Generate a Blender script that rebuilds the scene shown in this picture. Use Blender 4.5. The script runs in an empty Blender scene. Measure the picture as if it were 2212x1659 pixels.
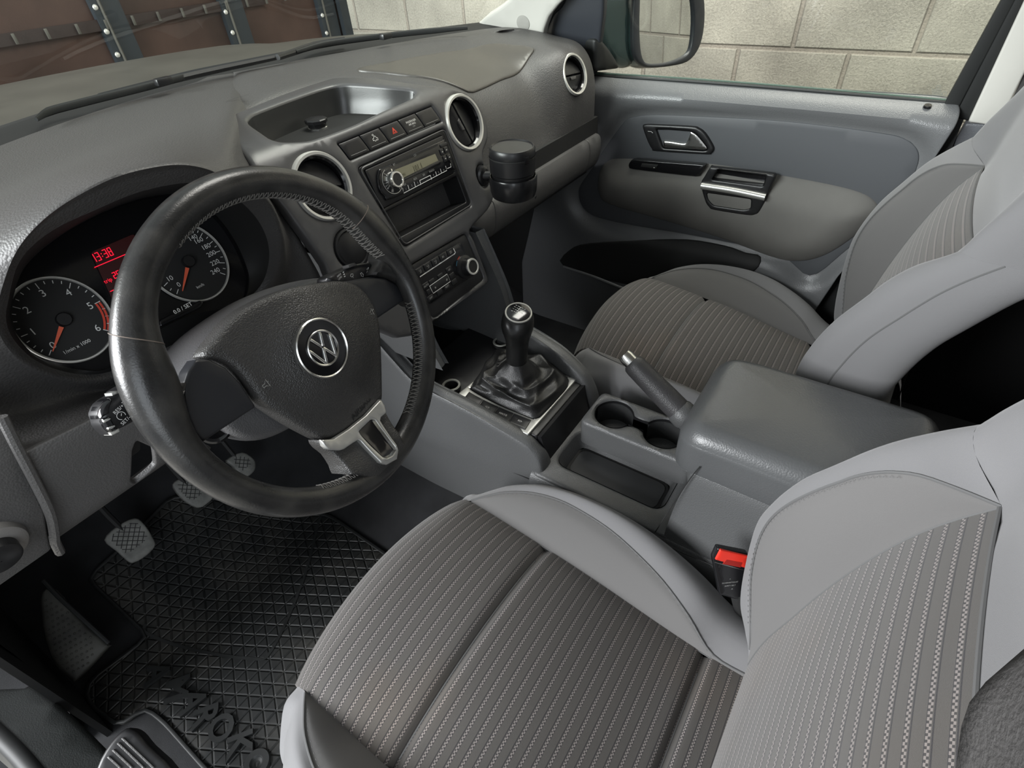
import bpy, bmesh, math, random
import numpy as np
from mathutils import Vector, Matrix
from mathutils.geometry import delaunay_2d_cdt
random.seed(7)
SC = bpy.context.scene
C = SC.collection
# ------------------------------------------------------------------ camera
IW, IH, FPX = 2212., 1659., 1150.56
CAMP = np.array([-.6704, -.0292, .0195]); YAW, PIT, ROL = .9264, -.7138, -.0760
def _axes():
    cy, sy = math.cos(YAW), math.sin(YAW)
    f = np.array([sy*math.cos(PIT), cy*math.cos(PIT), math.sin(PIT)])
    r = np.array([cy, -sy, 0.]); u = np.cross(r, f)
    c, s = math.cos(ROL), math.sin(ROL)
    return c*r+s*u, -s*r+c*u, f
CR, CU, CF = _axes()
cd = bpy.data.cameras.new('camera'); cam = bpy.data.objects.new('camera', cd); C.objects.link(cam)
M = Matrix.Identity(4)
for i in range(3):
    M[i][0] = CR[i]; M[i][1] = CU[i]; M[i][2] = -CF[i]; M[i][3] = CAMP[i]
cam.matrix_world = M
cd.sensor_width = 36; cd.lens = 36*FPX/IW; cd.clip_start = .01
SC.camera = cam
# ------------------------------------------------------------------ light
w = bpy.data.worlds.new('world'); SC.world = w; w.use_nodes = True
w.node_tree.nodes['Background'].inputs[0].default_value = (.93, .97, 1, 1)
w.node_tree.nodes['Background'].inputs[1].default_value = .55
def area(name, loc, target, size, sy, power, col):
    d = bpy.data.lights.new(name, 'AREA'); d.shape = 'RECTANGLE'; d.size = size; d.size_y = sy; d.energy = power; d.color = col
    o = bpy.data.objects.new(name, d); C.objects.link(o); o.location = loc
    o.rotation_euler = (Vector(target)-Vector(loc)).to_track_quat('-Z', 'Y').to_euler(); return o
area('garage_entrance_light', (-2.6, -2.4, 1.0), (-.2, .3, -.6), 2.4, 2.2, 60, (.86, .93, 1))
area('side_daylight', (-3.1, 2.0, .85), (.1, -.2, -.35), 2.4, 1.6, 385, (.96, .98, 1))
area('ceiling_lamp', (1.0, .3, 1.9), (1.3, .3, -.6), 1.2, 1.2, 75, (1, .97, .90))
area('ceiling_lamp', (1.4, -1.1, 1.9), (1.4, -.8, -.6), .8, 1.4, 40, (1, .97, .90))
SC.view_settings.view_transform = 'Standard'; SC.view_settings.look = 'None'
SC.view_settings.gamma = 1; SC.view_settings.use_curve_mapping = False
SC.view_settings.exposure = 0.0
# ------------------------------------------------------------------ helpers
def ray(q):
    return (q[0]-IW/2)*CR-(q[1]-IH/2)*CU+FPX*CF
def U(px, py, x=None, y=None, z=None):
    """point of the place seen in direction (px, py) on the real plane x=, y= or z="""
    d = ray((px, py)); ax, v = (0, x) if x is not None else (1, y) if y is not None else (2, z)
    return CAMP+d*(v-CAMP[ax])/d[ax]
def cr(k):
    ox, oy, s = k
    return lambda *L: [(ox+a/s, oy+b/s) for a, b in L]
c1 = cr((0, 0, 2.962)); c2 = cr((600, 0, 2.962)); cD = cr((1200, 0, 2.186)); cL = cr((0, 500, 3.607)); cW = cr((340, 500, 2.765))
cK = cr((760, 560, 3.072)); cA = cr((1100, 700, 2.37)); cF = cr((0, 960, 2.373)); cS = cr((600, 1000, 2.087)); cB = cr((1500, 800, 1.931))
c3 = cr((700, 220, 5.183)); c4 = cr((860, 500, 8.295)); cG = cr((960, 640, 5.185)); cH = cr((1340, 240, 6.144)); cT = cr((180, 800, 9.217))
class Plane:
    def __init__(s, o, e1, e2):
        s.o = np.array(o, float); s.e1 = np.array(e1, float); s.e1 /= np.linalg.norm(s.e1)
        e2 = np.array(e2, float); e2 = e2-s.e1*(e2@s.e1); s.e2 = e2/np.linalg.norm(e2); s.n = np.cross(s.e1, s.e2)
    def hit(s, q):
        d = ray(q); t = ((s.o-CAMP)@s.n)/(d@s.n); p = CAMP+t*d-s.o; return (p@s.e1, p@s.e2)
    def P(s, uv, h=0.):
        uv = np.atleast_2d(uv); h = np.broadcast_to(h, (len(uv),))
        return s.o+uv[:, :1]*s.e1+uv[:, 1:2]*s.e2+h[:, None]*s.n
    def up(s, h):
        q = Plane(s.o+s.n*h, s.e1, s.e2); return q
def catmull(P, n, closed=False):
    P = np.array(P, float); m = len(P); out = []
    segs = m if closed else m-1
    for i in range(segs):
        if closed: a, b, c, d = P[(i-1) % m], P[i], P[(i+1) % m], P[(i+2) % m]
        else: a, b, c, d = P[max(i-1, 0)], P[i], P[i+1], P[min(i+2, m-1)]
        if not closed and i == 0: a = 2*b-c
        if not closed and i == m-2: d = 2*c-b
        for k in range(n):
            t = k/n; out.append(.5*((2*b)+(-a+c)*t+(2*a-5*b+4*c-d)*t*t+(-a+3*b-3*c+d)*t**3))
    if not closed: out.append(P[-1])
    return np.array(out)
def resample(P, n, closed=False):
    P = np.array(P, float); Q = np.vstack([P, P[:1]]) if closed else P
    s = np.r_[0, np.cumsum(np.linalg.norm(np.diff(Q, axis=0), axis=1))]
    t = np.linspace(0, s[-1], n+1)[:-1] if closed else np.linspace(0, s[-1], n)
    return np.stack([np.interp(t, s, Q[:, k]) for k in range(P.shape[1])], 1)
class Extr:
    """surface whose YZ profile runs along X; uv = (x, s)"""
    def __init__(s, prof, flip=False):
        p = catmull(prof, 12); s.p = p; s.s = np.r_[0, np.cumsum(np.linalg.norm(np.diff(p, axis=0), axis=1))]
        t = np.gradient(p, axis=0); t /= np.linalg.norm(t, axis=1)[:, None]; s.nn = np.stack([t[:, 1], -t[:, 0]], 1)*(-1 if flip else 1)
    def hit(s, q):
        d = ray(q); a = s.p[:-1]; b = s.p[1:]
        o = CAMP[1:]; D = d[1:]; E = b-a; den = D[0]*E[:, 1]-D[1]*E[:, 0]
        t = ((a[:, 0]-o[0])*E[:, 1]-(a[:, 1]-o[1])*E[:, 0])/den; k = ((a[:, 0]-o[0])*D[1]-(a[:, 1]-o[1])*D[0])/den
        ok = np.where((k >= -1e-6) & (k <= 1+1e-6) & (t > 0))[0]
        if len(ok) == 0:
            ok = [np.argmin(np.abs(k-.5)+(t < 0)*1e3)]
        i = ok[np.argmin(t[ok])]
        return (CAMP[0]+t[i]*d[0], s.s[i]+k[i]*(s.s[i+1]-s.s[i]))
    def P(s, uv, h=0.):
        uv = np.atleast_2d(uv); v = uv[:, 1]; h = np.broadcast_to(h, (len(uv),))
        y = np.interp(v, s.s, s.p[:, 0]); z = np.interp(v, s.s, s.p[:, 1])
        a = np.interp(v, s.s, s.nn[:, 0]); b = np.interp(v, s.s, s.nn[:, 1])
        return np.stack([uv[:, 0], y+a*h, z+b*h], 1)
def orient(S, d):
    if (S.nn@np.array(d)).mean() < 0: S.nn = -S.nn
    return S
def hits(S, pts): return np.array([S.hit(q) for q in pts])
def inside(pts, poly):
    x, y = pts[:, 0], pts[:, 1]; r = np.zeros(len(pts), bool); n = len(poly)
    for i in range(n):
        x1, y1 = poly[i]; x2, y2 = poly[(i+1) % n]
        if y1 == y2: continue
        m = ((y1 > y) != (y2 > y)) & (x < (x2-x1)*(y-y1)/(y2-y1)+x1); r ^= m
    return r
def dist(pts, poly):
    poly = np.asarray(poly); a = poly; b = np.roll(poly, -1, 0); out = np.full(len(pts), 1e9)
    for i in range(len(a)):
        e = b[i]-a[i]; L = e@e
        if L < 1e-14: continue
        t = np.clip(((pts-a[i])@e)/L, 0, 1); out = np.minimum(out, np.linalg.norm(pts-a[i]-t[:, None]*e, axis=1))
    return out
def rnd(pts, r=.006, n=5):
    """round the corners of a 2D polygon"""
    P = [np.array(p, float) for p in pts]; out = []; m = len(P)
    for i in range(m):
        a, b, c = P[i-1], P[i], P[(i+1) % m]; u = a-b; v = c-b; lu, lv = np.linalg.norm(u), np.linalg.norm(v)
        q = min(r, lu*.45, lv*.45); p0 = b+u/lu*q; p1 = b+v/lv*q
        for k in range(n+1):
            t = k/n; out.append((1-t)**2*p0+2*t*(1-t)*b+t*t*p1)
    return np.array(out)
def densify(L, s):
    o = []
    for i in range(len(L)):
        a, b = L[i], L[(i+1) % len(L)]; n = max(1, int(math.ceil(np.linalg.norm(b-a)/s)))
        for k in range(n): o.append(a+(b-a)*k/n)
    return np.array(o)
def finish(me, sharp=.7):
    bm = bmesh.new(); bm.from_mesh(me)
    bmesh.ops.recalc_face_normals(bm, faces=bm.faces)
    for e in bm.edges:
        e.smooth = not (len(e.link_faces) == 2 and e.calc_face_angle(0) > sharp)
    for f in bm.faces: f.smooth = True
    bm.to_mesh(me); bm.free()
def link(name, me, mat, parent=None):
    o = bpy.data.objects.new(name, me); C.objects.link(o)
    if mat is not None:
        for m in (mat if isinstance(mat, (list, tuple)) else [mat]): me.materials.append(m)
    if parent is not None:
        o.parent = parent
        o.matrix_parent_inverse = Matrix.Translation(-WL[parent.name]) if parent.name in WL else Matrix.Identity(4)
        WL[o.name] = Vector((0, 0, 0))
    else: WL[o.name] = Vector((0, 0, 0))
    return o
WL = {}
def thing(name, label, cat, loc=(0, 0, 0), group=None):
    o = bpy.data.objects.new(name, None); C.objects.link(o); o.location = loc; o.empty_display_size = .05
    o['label'] = label; o['category'] = cat
    if group: o['group'] = group
    WL[o.name] = Vector(loc); return o
def tag(o, label, cat, group=None, kind=None):
    if label: o['label'] = label; o['category'] = cat
    if group: o['group'] = group
    if kind: o['kind'] = kind
    return o
def struct(o, label=None, cat=None):
    o['kind'] = 'structure'
    if label: o['label'] = label; o['category'] = cat
    return o
def mesh(name, V, F, mat, parent=None, sharp=.7, uv=None):
    me = bpy.data.meshes.new(name); me.from_pydata([tuple(map(float, v)) for v in V], [], F)
    if uv is not None:
        l = me.uv_layers.new(name='UVMap'); idx = np.zeros(len(me.loops), int); me.loops.foreach_get('vertex_index', idx)
        l.data.foreach_set('uv', np.asarray(uv, float)[idx].ravel())
    finish(me, sharp); return link(name, me, mat, parent)
def sheet(name, S, out, mat, parent=None, holes=(), step=.01, h=0., thick=.004, r=0., dome=0., dr=.03, hf=None, back=False, sharp=.7, asverts=False):
    """outline (uv on surface S) filled, its rim rounded by radius r, domed, given a thickness"""
    out = np.array(out, float); hs = [np.array(q, float) for q in holes]
    if r > 0: out = densify(out, max(r*1.3, .0035)); hs = [densify(q, max(r*1.3, .0035)) for q in hs]
    loops = [out]+hs; pts = []; edges = []
    for L in loops:
        b = len(pts); n = len(L); pts += list(L); edges += [(b+i, b+(i+1) % n) for i in range(n)]
    nb = len(pts); lo, hi = out.min(0), out.max(0)
    gx = np.arange(lo[0]+step/2, hi[0], step); gy = np.arange(lo[1]+step/2, hi[1], step)
    G = np.array([(a+(step/2 if j % 2 else 0), b) for j, b in enumerate(gy) for a in gx]) if len(gx) and len(gy) else np.zeros((0, 2))
    def ok(Q, dmin):
        if len(Q) == 0: return Q
        m = inside(Q, out)
        for H in hs: m &= ~inside(Q, H)
        Q = Q[m]
        if len(Q) == 0: return Q
        d = dist(Q, out)
        for H in hs: d = np.minimum(d, dist(Q, H))
        return Q[d > dmin]
    G = ok(G, max(r*1.15, step*.45))
    ring = []
    if r > 0:
        for L in loops:
            T = np.roll(L, -1, 0)-np.roll(L, 1, 0); T /= np.maximum(np.linalg.norm(T, axis=1), 1e-9)[:, None]; N = np.stack([-T[:, 1], T[:, 0]], 1)
            for fr in (.12, .4, 1.0):
                for sg in (1, -1):
                    Q = ok(L+N*sg*r*fr, r*fr*.8)
                    if len(Q): ring.append(Q)
    allp = np.vstack([np.array(pts)]+([G] if len(G) else [])+ring)
    vs, es, fs, ov, oe, of = delaunay_2d_cdt([Vector(p) for p in allp], edges, [], 0, 1e-6)
    vs = np.array([(v.x, v.y) for v in vs])
    F = np.array([f for f in fs if len(f) == 3]); cen = vs[F].mean(1); m = inside(cen, out)
    for H in hs: m &= ~inside(cen, H)
    F = F[m]; 
    d = dist(vs, out)
    for H in hs: d = np.minimum(d, dist(vs, H))
    hh = np.full(len(vs), float(h))
    if r > 0: dd = np.clip(r-d, 0, r); hh += np.sqrt(np.maximum(r*r-dd*dd, 0))-r
    if dome: hh += dome*(1-np.clip(1-d/dr, 0, 1)**2)
    if hf is not None: hh += hf(vs)
    top = S.P(vs, hh); V = list(top); FF = [tuple(map(int, f)) for f in F]
    # boundary edges
    cnt = {}
    for f in FF:
        for i in range(3):
            e = (f[i], f[(i+1) % 3]); k = tuple(sorted(e)); cnt[k] = None if k in cnt else e
    if thick:
        bot = {}; tb = S.P(vs, np.full(len(vs), h-thick) if not dome or True else hh-thick)
        for k, e in cnt.items():
            if e is None: continue
            for i in e:
                if i not in bot: bot[i] = len(V); V.append(tb[i])
            FF.append((e[1], e[0], bot[e[0]], bot[e[1]]))
    uv = vs[[*range(len(vs))]]; uvf = np.zeros((len(V), 2)); uvf[:len(vs)] = vs
    if thick:
        for i, j in bot.items(): uvf[j] = vs[i]
    return mesh(name, V, FF, mat, parent, sharp, uvf)
def grid(name, net, mat, parent=None, nr=4, nc=4, closed=False, sharp=.9, thick=0, uvoff=(0, 0), dense=True):
    """surface through a net of 3D points [rows][cols]"""
    N = np.array(net, float)
    if dense:
        A = np.array([catmull(row, nc, closed) for row in N]); B = np.array([catmull(A[:, j], nr) for j in range(A.shape[1])]).transpose(1, 0, 2)
    else: B = N
    R_, K = B.shape[:2]; V = B.reshape(-1, 3); F = []
    for i in range(R_-1):
        for j in range(K if closed else K-1): F.append((i*K+j, i*K+(j+1) % K, (i+1)*K+(j+1) % K, (i+1)*K+j))
    su = np.zeros((R_, K)); sv = np.zeros((R_, K)); mid = K//2; mr = R_//2
    su[:, 1:] = np.cumsum(np.linalg.norm(np.diff(B, axis=1), axis=2), 1); su -= su[:, mid:mid+1]
    sv[1:, :] = np.cumsum(np.linalg.norm(np.diff(B[:, mid], axis=0), axis=1))[:, None]
    o = mesh(name, V, F, mat, parent, sharp, np.stack([su.ravel()+uvoff[0], sv.ravel()+uvoff[1]], 1))
    if thick:
        m = o.modifiers.new('s', 'SOLIDIFY'); m.thickness = thick; m.offset = -1
    return o
def tube(name, path, rad, mat, parent=None, n=10, closed=False, sm=3, flat=1., upv=None):
    P = catmull(path, sm, closed) if sm > 1 else np.array(path, float); m = len(P)
    rr = np.broadcast_to(rad, (len(path),)); rr = np.interp(np.linspace(0, 1, m), np.linspace(0, 1, len(rr)), rr) if np.ndim(rad) else np.full(m, rad)
    T = (np.roll(P, -1, 0)-np.roll(P, 1, 0)) if closed else np.gradient(P, axis=0)
    T /= np.linalg.norm(T, axis=1)[:, None]; V = []; F = []; a = np.array(upv if upv is not None else ([0, 0, 1.] if abs(T[0][2]) < .9 else [1., 0, 0]))
    for i in range(m):
        b = np.cross(T[i], a); b /= np.linalg.norm(b); a2 = np.cross(b, T[i]);
        if upv is None: a = a2
        for k in range(n):
            t = 2*math.pi*k/n; V.append(P[i]+rr[i]*(math.cos(t)*b+flat*math.sin(t)*a2))
    for i in range(m if closed else m-1):
        j = (i+1) % m
        for k in range(n): F.append((i*n+k, i*n+(k+1) % n, j*n+(k+1) % n, j*n+k))
    if not closed: F += [tuple(range(n))[::-1], tuple(range((m-1)*n, m*n))]
    return mesh(name, V, F, mat, parent)
def lathe(name, prof, o, axis, mat, parent=None, n=48, sharp=.6, ex=None, sx=1., cap=False):
    """prof: (radius, height) list; axis = direction"""
    A = np.array(axis, float); A /= np.linalg.norm(A); E = np.array(ex if ex is not None else ([1, 0, 0] if abs(A[0]) < .9 else [0, 1, 0]), float)
    E = E-A*(E@A); E /= np.linalg.norm(E); G = np.cross(A, E); V = []; F = []; m = len(prof)
    for (r, h) in prof:
        for k in range(n):
            t = 2*math.pi*k/n; V.append(np.array(o)+A*h+max(r, 1e-5)*(math.cos(t)*E*sx+math.sin(t)*G))
    for i in range(m-1):
        for k in range(n): F.append((i*n+k, i*n+(k+1) % n, (i+1)*n+(k+1) % n, (i+1)*n+k))
    if cap: F += [tuple(range(n)), tuple(range((m-1)*n, m*n))]
    return mesh(name, V, F, mat, parent, sharp)
def box(name, c, s, mat, parent=None, bev=.003, rot=None, seg=2):
    bm = bmesh.new(); bmesh.ops.create_cube(bm, size=1); bmesh.ops.scale(bm, vec=s, verts=bm.verts)
    if bev: bmesh.ops.bevel(bm, geom=bm.edges[:], offset=bev, segments=seg, profile=.5, affect='EDGES')
    if rot is not None: bmesh.ops.transform(bm, matrix=rot.to_4x4(), verts=bm.verts)
    bmesh.ops.translate(bm, vec=c, verts=bm.verts)
    me = bpy.data.meshes.new(name); bm.to_mesh(me); bm.free(); finish(me, .6); return link(name, me, mat, parent)
def quad(name, pts, mat, parent=None, thick=.01):
    P = [np.array(p, float) for p in pts]; n = np.cross(P[1]-P[0], P[2]-P[0]); n /= np.linalg.norm(n); k = len(P)
    V = P+[p-n*thick for p in P]; F = [tuple(range(k)), tuple(range(k, 2*k))[::-1]]+[(i, (i+1) % k, k+(i+1) % k, k+i) for i in range(k)]
    return mesh(name, V, F, mat, parent)
def join(name, objs, mat=None, parent=None):
    """several strokes of one marking become one mesh"""
    V = []; F = []; b = 0
    for o in objs:
        V += [tuple(v.co) for v in o.data.vertices]; F += [tuple(i+b for i in p.vertices) for p in o.data.polygons]; b = len(V)
        m = o.data.materials[0] if mat is None else mat; mat = m; me = o.data; bpy.data.objects.remove(o); bpy.data.meshes.remove(me)
    return mesh(name, V, F, mat, parent)
def strokes(name, S, polys, wd, mat, parent=None, h=.0004, close=False):
    """painted lines: list of uv polylines drawn with width wd on surface S"""
    V = []; F = []
    for L in polys:
        L = np.array(L, float); m = len(L)
        if m < 2: continue
        T = np.gradient(L, axis=0); T /= np.maximum(np.linalg.norm(T, axis=1), 1e-9)[:, None]; N = np.stack([-T[:, 1], T[:, 0]], 1)*wd/2
        L = L.copy(); L[0] -= T[0]*wd*.3; L[-1] += T[-1]*wd*.3
        a = S.P(L+N, h); b = S.P(L-N, h); k = len(V); V += list(a)+list(b)
        F += [(k+i, k+i+1, k+m+i+1, k+m+i) for i in range(m-1)]
    return mesh(name, V, F, mat, parent)
def text(name, body, S, uv, size, ang, mat, parent=None, h=.0006, depth=0, sx=1., bold=0., align='CENTER'):
    c = bpy.data.curves.new(name, 'FONT'); c.body = body; c.size = size; c.align_x = align; c.align_y = 'CENTER'; c.extrude = 0; c.offset = bold; c.resolution_u = 3
    t = bpy.data.objects.new(name, c); C.objects.link(t); dg = bpy.context.evaluated_depsgraph_get(); me = bpy.data.meshes.new_from_object(t.evaluated_get(dg))
    P = np.array([(v.co.x*sx, v.co.y) for v in me.vertices]); bpy.data.objects.remove(t); bpy.data.curves.remove(c)
    if len(P) == 0: return None
    if getattr(S, 'down', False): P[:, 1] *= -1; ang = -ang
    ca, sa = math.cos(ang), math.sin(ang); Q = np.stack([P[:, 0]*ca-P[:, 1]*sa+uv[0], P[:, 0]*sa+P[:, 1]*ca+uv[1]], 1)
    F = [tuple(p.vertices) for p in me.polygons]; V = list(S.P(Q, h))
    if depth:
        cnt = {}; n = len(V); V2 = list(S.P(Q, h-depth))
        for f in F:
            for i in range(len(f)):
                e = (f[i], f[(i+1) % len(f)]); k = tuple(sorted(e)); cnt[k] = None if k in cnt else e
        V += V2; F += [(e[1], e[0], e[0]+n, e[1]+n) for e in cnt.values() if e]
    bpy.data.meshes.remove(me)
    return mesh(name, V, F, mat, parent)
def circ(c, r, n=40, ry=None): return [(c[0]+r*math.cos(2*math.pi*i/n), c[1]+(ry or r)*math.sin(2*math.pi*i/n)) for i in range(n)]
def wall(name, S, loop, h0, h1, mat, parent=None, inset=0.):
    """side wall of a recess following a closed loop between two heights"""
    L = np.array(loop); c = L.mean(0); T = np.roll(L, -1, 0)-np.roll(L, 1, 0); T /= np.maximum(np.linalg.norm(T, axis=1), 1e-9)[:, None]; N = np.stack([-T[:, 1], T[:, 0]], 1)
    if ((c-L)*N).sum() < 0: N = -N
    A = S.P(L, h0); B = S.P(L+N*inset, h1); n = len(L)
    return mesh(name, list(A)+list(B), [(i, (i+1) % n, n+(i+1) % n, n+i) for i in range(n)], mat, parent)
def drape(o, under, lift, ref):
    """lay a thin lid on a surface below it"""
    from mathutils.bvhtree import BVHTree
    me = under.data; t = BVHTree.FromPolygons([v.co for v in me.vertices], [tuple(p.vertices) for p in me.polygons])
    for v in o.data.vertices:
        h = t.ray_cast(Vector((v.co.x, v.co.y, .3)), Vector((0, 0, -1)))
        if h[0] is not None: v.co.z = h[0].z+(v.co.z-ref(v.co.x, v.co.y))+lift
def cushion(name, outl, zt, zb, r, mat, parent, dip=None, crown=.004):
    L = np.array(outl); c = L.mean(0); T = np.roll(L, -1, 0)-np.roll(L, 1, 0); T /= np.linalg.norm(T, axis=1)[:, None]; N = np.stack([-T[:, 1], T[:, 0]], 1)
    if ((c-L)*N).sum() < 0: N = -N
    rings = []
    def ring(P, z): rings.append([(p[0], p[1], z+(dip(p) if dip else 0)) for p in P])
    ring(c+(L-c)*.3, zb+.004); ring(L+N*.012, zb+.001); ring(L+N*.004, zb+.003); ring(L, zb+.010)
    for k in range(9):
        a = k/8*math.pi/2; ring(L+N*r*(1-math.cos(a)), zt-r+r*math.sin(a))
    P = L+N*r
    for s in (.86, .7, .5, .3, .12, .001): ring(c+(P-c)*s, zt+crown*(1-s*s))
    return grid(name, rings, mat, parent, 2, 1, closed=True)
# ------------------------------------------------------------------ materials
def nt(name):
    m = bpy.data.materials.new(name); m.use_nodes = True; return m, m.node_tree.nodes, m.node_tree.links, m.node_tree.nodes['Principled BSDF']
def mat(name, col, rough=.5, metal=0., spec=.5, grain=None, bump=0., var=None, coat=0., noise=None, sheen=0.):
    """grain = cells per metre of the moulded leather grain; var = (scale, amount) of colour mottling"""
    m, N, L, b = nt(name)
    b.inputs['Base Color'].default_value = (*col, 1); b.inputs['Roughness'].default_value = rough; b.inputs['Metallic'].default_value = metal
    b.inputs['Specular IOR Level'].default_value = spec; b.inputs['Coat Weight'].default_value = coat; b.inputs['Coat Roughness'].default_value = .12
    if sheen: b.inputs['Sheen Weight'].default_value = sheen; b.inputs['Sheen Roughness'].default_value = .5
    tc = N.new('ShaderNodeTexCoord')
    if grain:
        v = N.new('ShaderNodeTexVoronoi'); v.feature = 'SMOOTH_F1'; v.inputs['Scale'].default_value = grain; v.inputs['Smoothness'].default_value = .35
        n2 = N.new('ShaderNodeTexNoise'); n2.inputs['Scale'].default_value = grain*.6; n2.inputs['Detail'].default_value = 2
        mx = N.new('ShaderNodeMath'); mx.operation = 'MULTIPLY_ADD'; L.new(tc.outputs['Object'], v.inputs['Vector']); L.new(tc.outputs['Object'], n2.inputs['Vector'])
        L.new(n2.outputs['Fac'], mx.inputs[0]); mx.inputs[1].default_value = .6; L.new(v.outputs['Distance'], mx.inputs[2])
        bp = N.new('ShaderNodeBump'); bp.inputs['Strength'].default_value = bump; bp.inputs['Distance'].default_value = .0012; bp.invert = True
        L.new(mx.outputs[0], bp.inputs['Height']); L.new(bp.outputs['Normal'], b.inputs['Normal'])
    if noise:
        n2 = N.new('ShaderNodeTexNoise'); n2.inputs['Scale'].default_value = noise; n2.inputs['Detail'].default_value = 3
        bp = N.new('ShaderNodeBump'); bp.inputs['Strength'].default_value = bump; bp.inputs['Distance'].default_value = .001
        L.new(tc.outputs['Object'], n2.inputs['Vector']); L.new(n2.outputs['Fac'], bp.inputs['Height']); L.new(bp.outputs['Normal'], b.inputs['Normal'])
    if var:
        n3 = N.new('ShaderNodeTexNoise'); n3.inputs['Scale'].default_value = var[0]; n3.inputs['Detail'].default_value = 4; L.new(tc.outputs['Object'], n3.inputs['Vector'])
        rp = N.new('ShaderNodeMapRange'); rp.inputs['From Min'].default_value = .3; rp.inputs['From Max'].default_value = .7
        rp.inputs['To Min'].default_value = 1-var[1]; rp.inputs['To Max'].default_value = 1+var[1]; L.new(n3.outputs['Fac'], rp.inputs['Value'])
        vm = N.new('ShaderNodeVectorMath'); vm.operation = 'SCALE'; vm.inputs[0].default_value = col; L.new(rp.outputs[0], vm.inputs['Scale']); L.new(vm.outputs[0], b.inputs['Base Color'])
    return m
M_ = {}
M_['dash'] = mat('dash_soft_plastic', (.062, .060, .059), .50, grain=420, bump=.35)
M_['airbag'] = mat('airbag_lid_plastic', (.062, .057, .050), .36, noise=900, bump=.15)
M_['bezel'] = mat('bezel_grey_plastic', (.066, .065, .066), .34, noise=1200, bump=.12)
M_['knee'] = mat('knee_plastic', (.078, .076, .075), .45, grain=520, bump=.3)
M_['console'] = mat('console_plastic', (.088, .090, .091), .40, grain=560, bump=.3)
M_['door'] = mat('door_plastic', (.135, .138, .142), .33, grain=520, bump=.25)
M_['doorins'] = mat('door_insert', (.074, .078, .085), .5, noise=1500, bump=.1)
M_['doorpad'] = mat('door_armrest_cloth', (.15, .145, .135), .8, noise=2500, bump=.25, var=(9, .08))
M_['black'] = mat('black_plastic', (.012, .012, .013), .35)
M_['blackgloss'] = mat('gloss_black', (.008, .008, .009), .12, spec=.6)
M_['mattblack'] = mat('matt_black', (.010, .010, .010), .7)
M_['traydark'] = mat('tray_dark_plastic', (.028, .028, .027), .30, noise=900, bump=.1)
M_['rubber'] = mat('black_rubber', (.012, .013, .013), .55)
M_['chrome'] = mat('satin_chrome', (.72, .72, .70), .22, metal=1)
M_['silver'] = mat('silver_paint', (.50, .50, .48), .35, metal=.75)
M_['ring'] = mat('vent_ring_silver', (.62, .61, .57), .4, metal=.4)
M_['pad'] = mat('airbag_cover_leather', (.036, .035, .034), .42, grain=680, bump=.5)
M_['spoke'] = mat('spoke_plastic', (.014, .015, .018), .38)
M_['column'] = mat('column_plastic', (.085, .085, .088), .42, grain=600, bump=.3)
M_['white'] = mat('white_marking', (.75, .75, .73), .6)
M_['greymark'] = mat('grey_marking', (.30, .30, .29), .6)
M_['redmark'] = mat('red_marking', (.65, .06, .03), .5)
M_['seatgrey'] = mat('seat_plain_cloth', (.150, .149, .152), .85, noise=2600, bump=.35, sheen=.25)
M_['gusset'] = mat('seat_woven_cloth', (.115, .112, .110), .9, noise=3000, bump=.4, sheen=.2)
M_['piping'] = mat('seat_piping', (.10, .10, .10), .8)
M_['thread'] = mat('thread', (.13, .125, .115), .8)
M_['grip'] = mat('brake_grip_leather', (.055, .054, .056), .38, grain=620, bump=.35)
M_['armvinyl'] = mat('armrest_vinyl', (.085, .088, .090), .32, grain=420, bump=.16)
M_['carpet'] = mat('carpet', (.016, .0165, .018), .95, noise=1800, bump=1., var=(14, .35))
M_['cream'] = mat('pillar_cream_cloth', (.55, .54, .50), .8, noise=1500, bump=.2)
M_['sail'] = mat('sail_panel_plastic', (.030, .033, .040), .35)
M_['teal'] = mat('teal_paint', (.030, .065, .068), .22, metal=.5, coat=1.)
M_['mirror'] = mat('mirror_glass', (.85, .87, .86), .01, metal=1.)
M_['hood'] = mat('hazy_dusty_bonnet_paint', (.095, .09, .078), .45, metal=.2, var=(8, .12))  # beige mixes dust with the windshield's reflected haze, painted into the colour
M_['mortar'] = None
M_['belt'] = mat('belt_webbing', (.045, .043, .042), .7, noise=1400, bump=.5)
M_['red'] = mat('red_button', (.72, .035, .02), .35)
M_['socket'] = mat('socket_ring', (.55, .55, .50), .35, metal=.6)
M_['pedal'] = mat('pedal_rubber', (.13, .13, .12), .6, var=(50, .3))
M_['pillargrey'] = mat('pillar_grey_plastic', (.11, .115, .125), .45, grain=500, bump=.25)
M_['steel'] = mat('dark_frame_paint', (.05, .065, .075), .25, metal=.4, coat=.6)
def emis(name, col, s):
    m, N, L, b = nt(name); b.inputs['Base Color'].default_value = (0, 0, 0, 1); b.inputs['Emission Color'].default_value = (*col, 1); b.inputs['Emission Strength'].default_value = s; return m
M_['redled'] = emis('red_display', (1, .01, .04), 1.2)
M_['lcd'] = mat('lcd_panel', (.19, .18, .12), .3)
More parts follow.
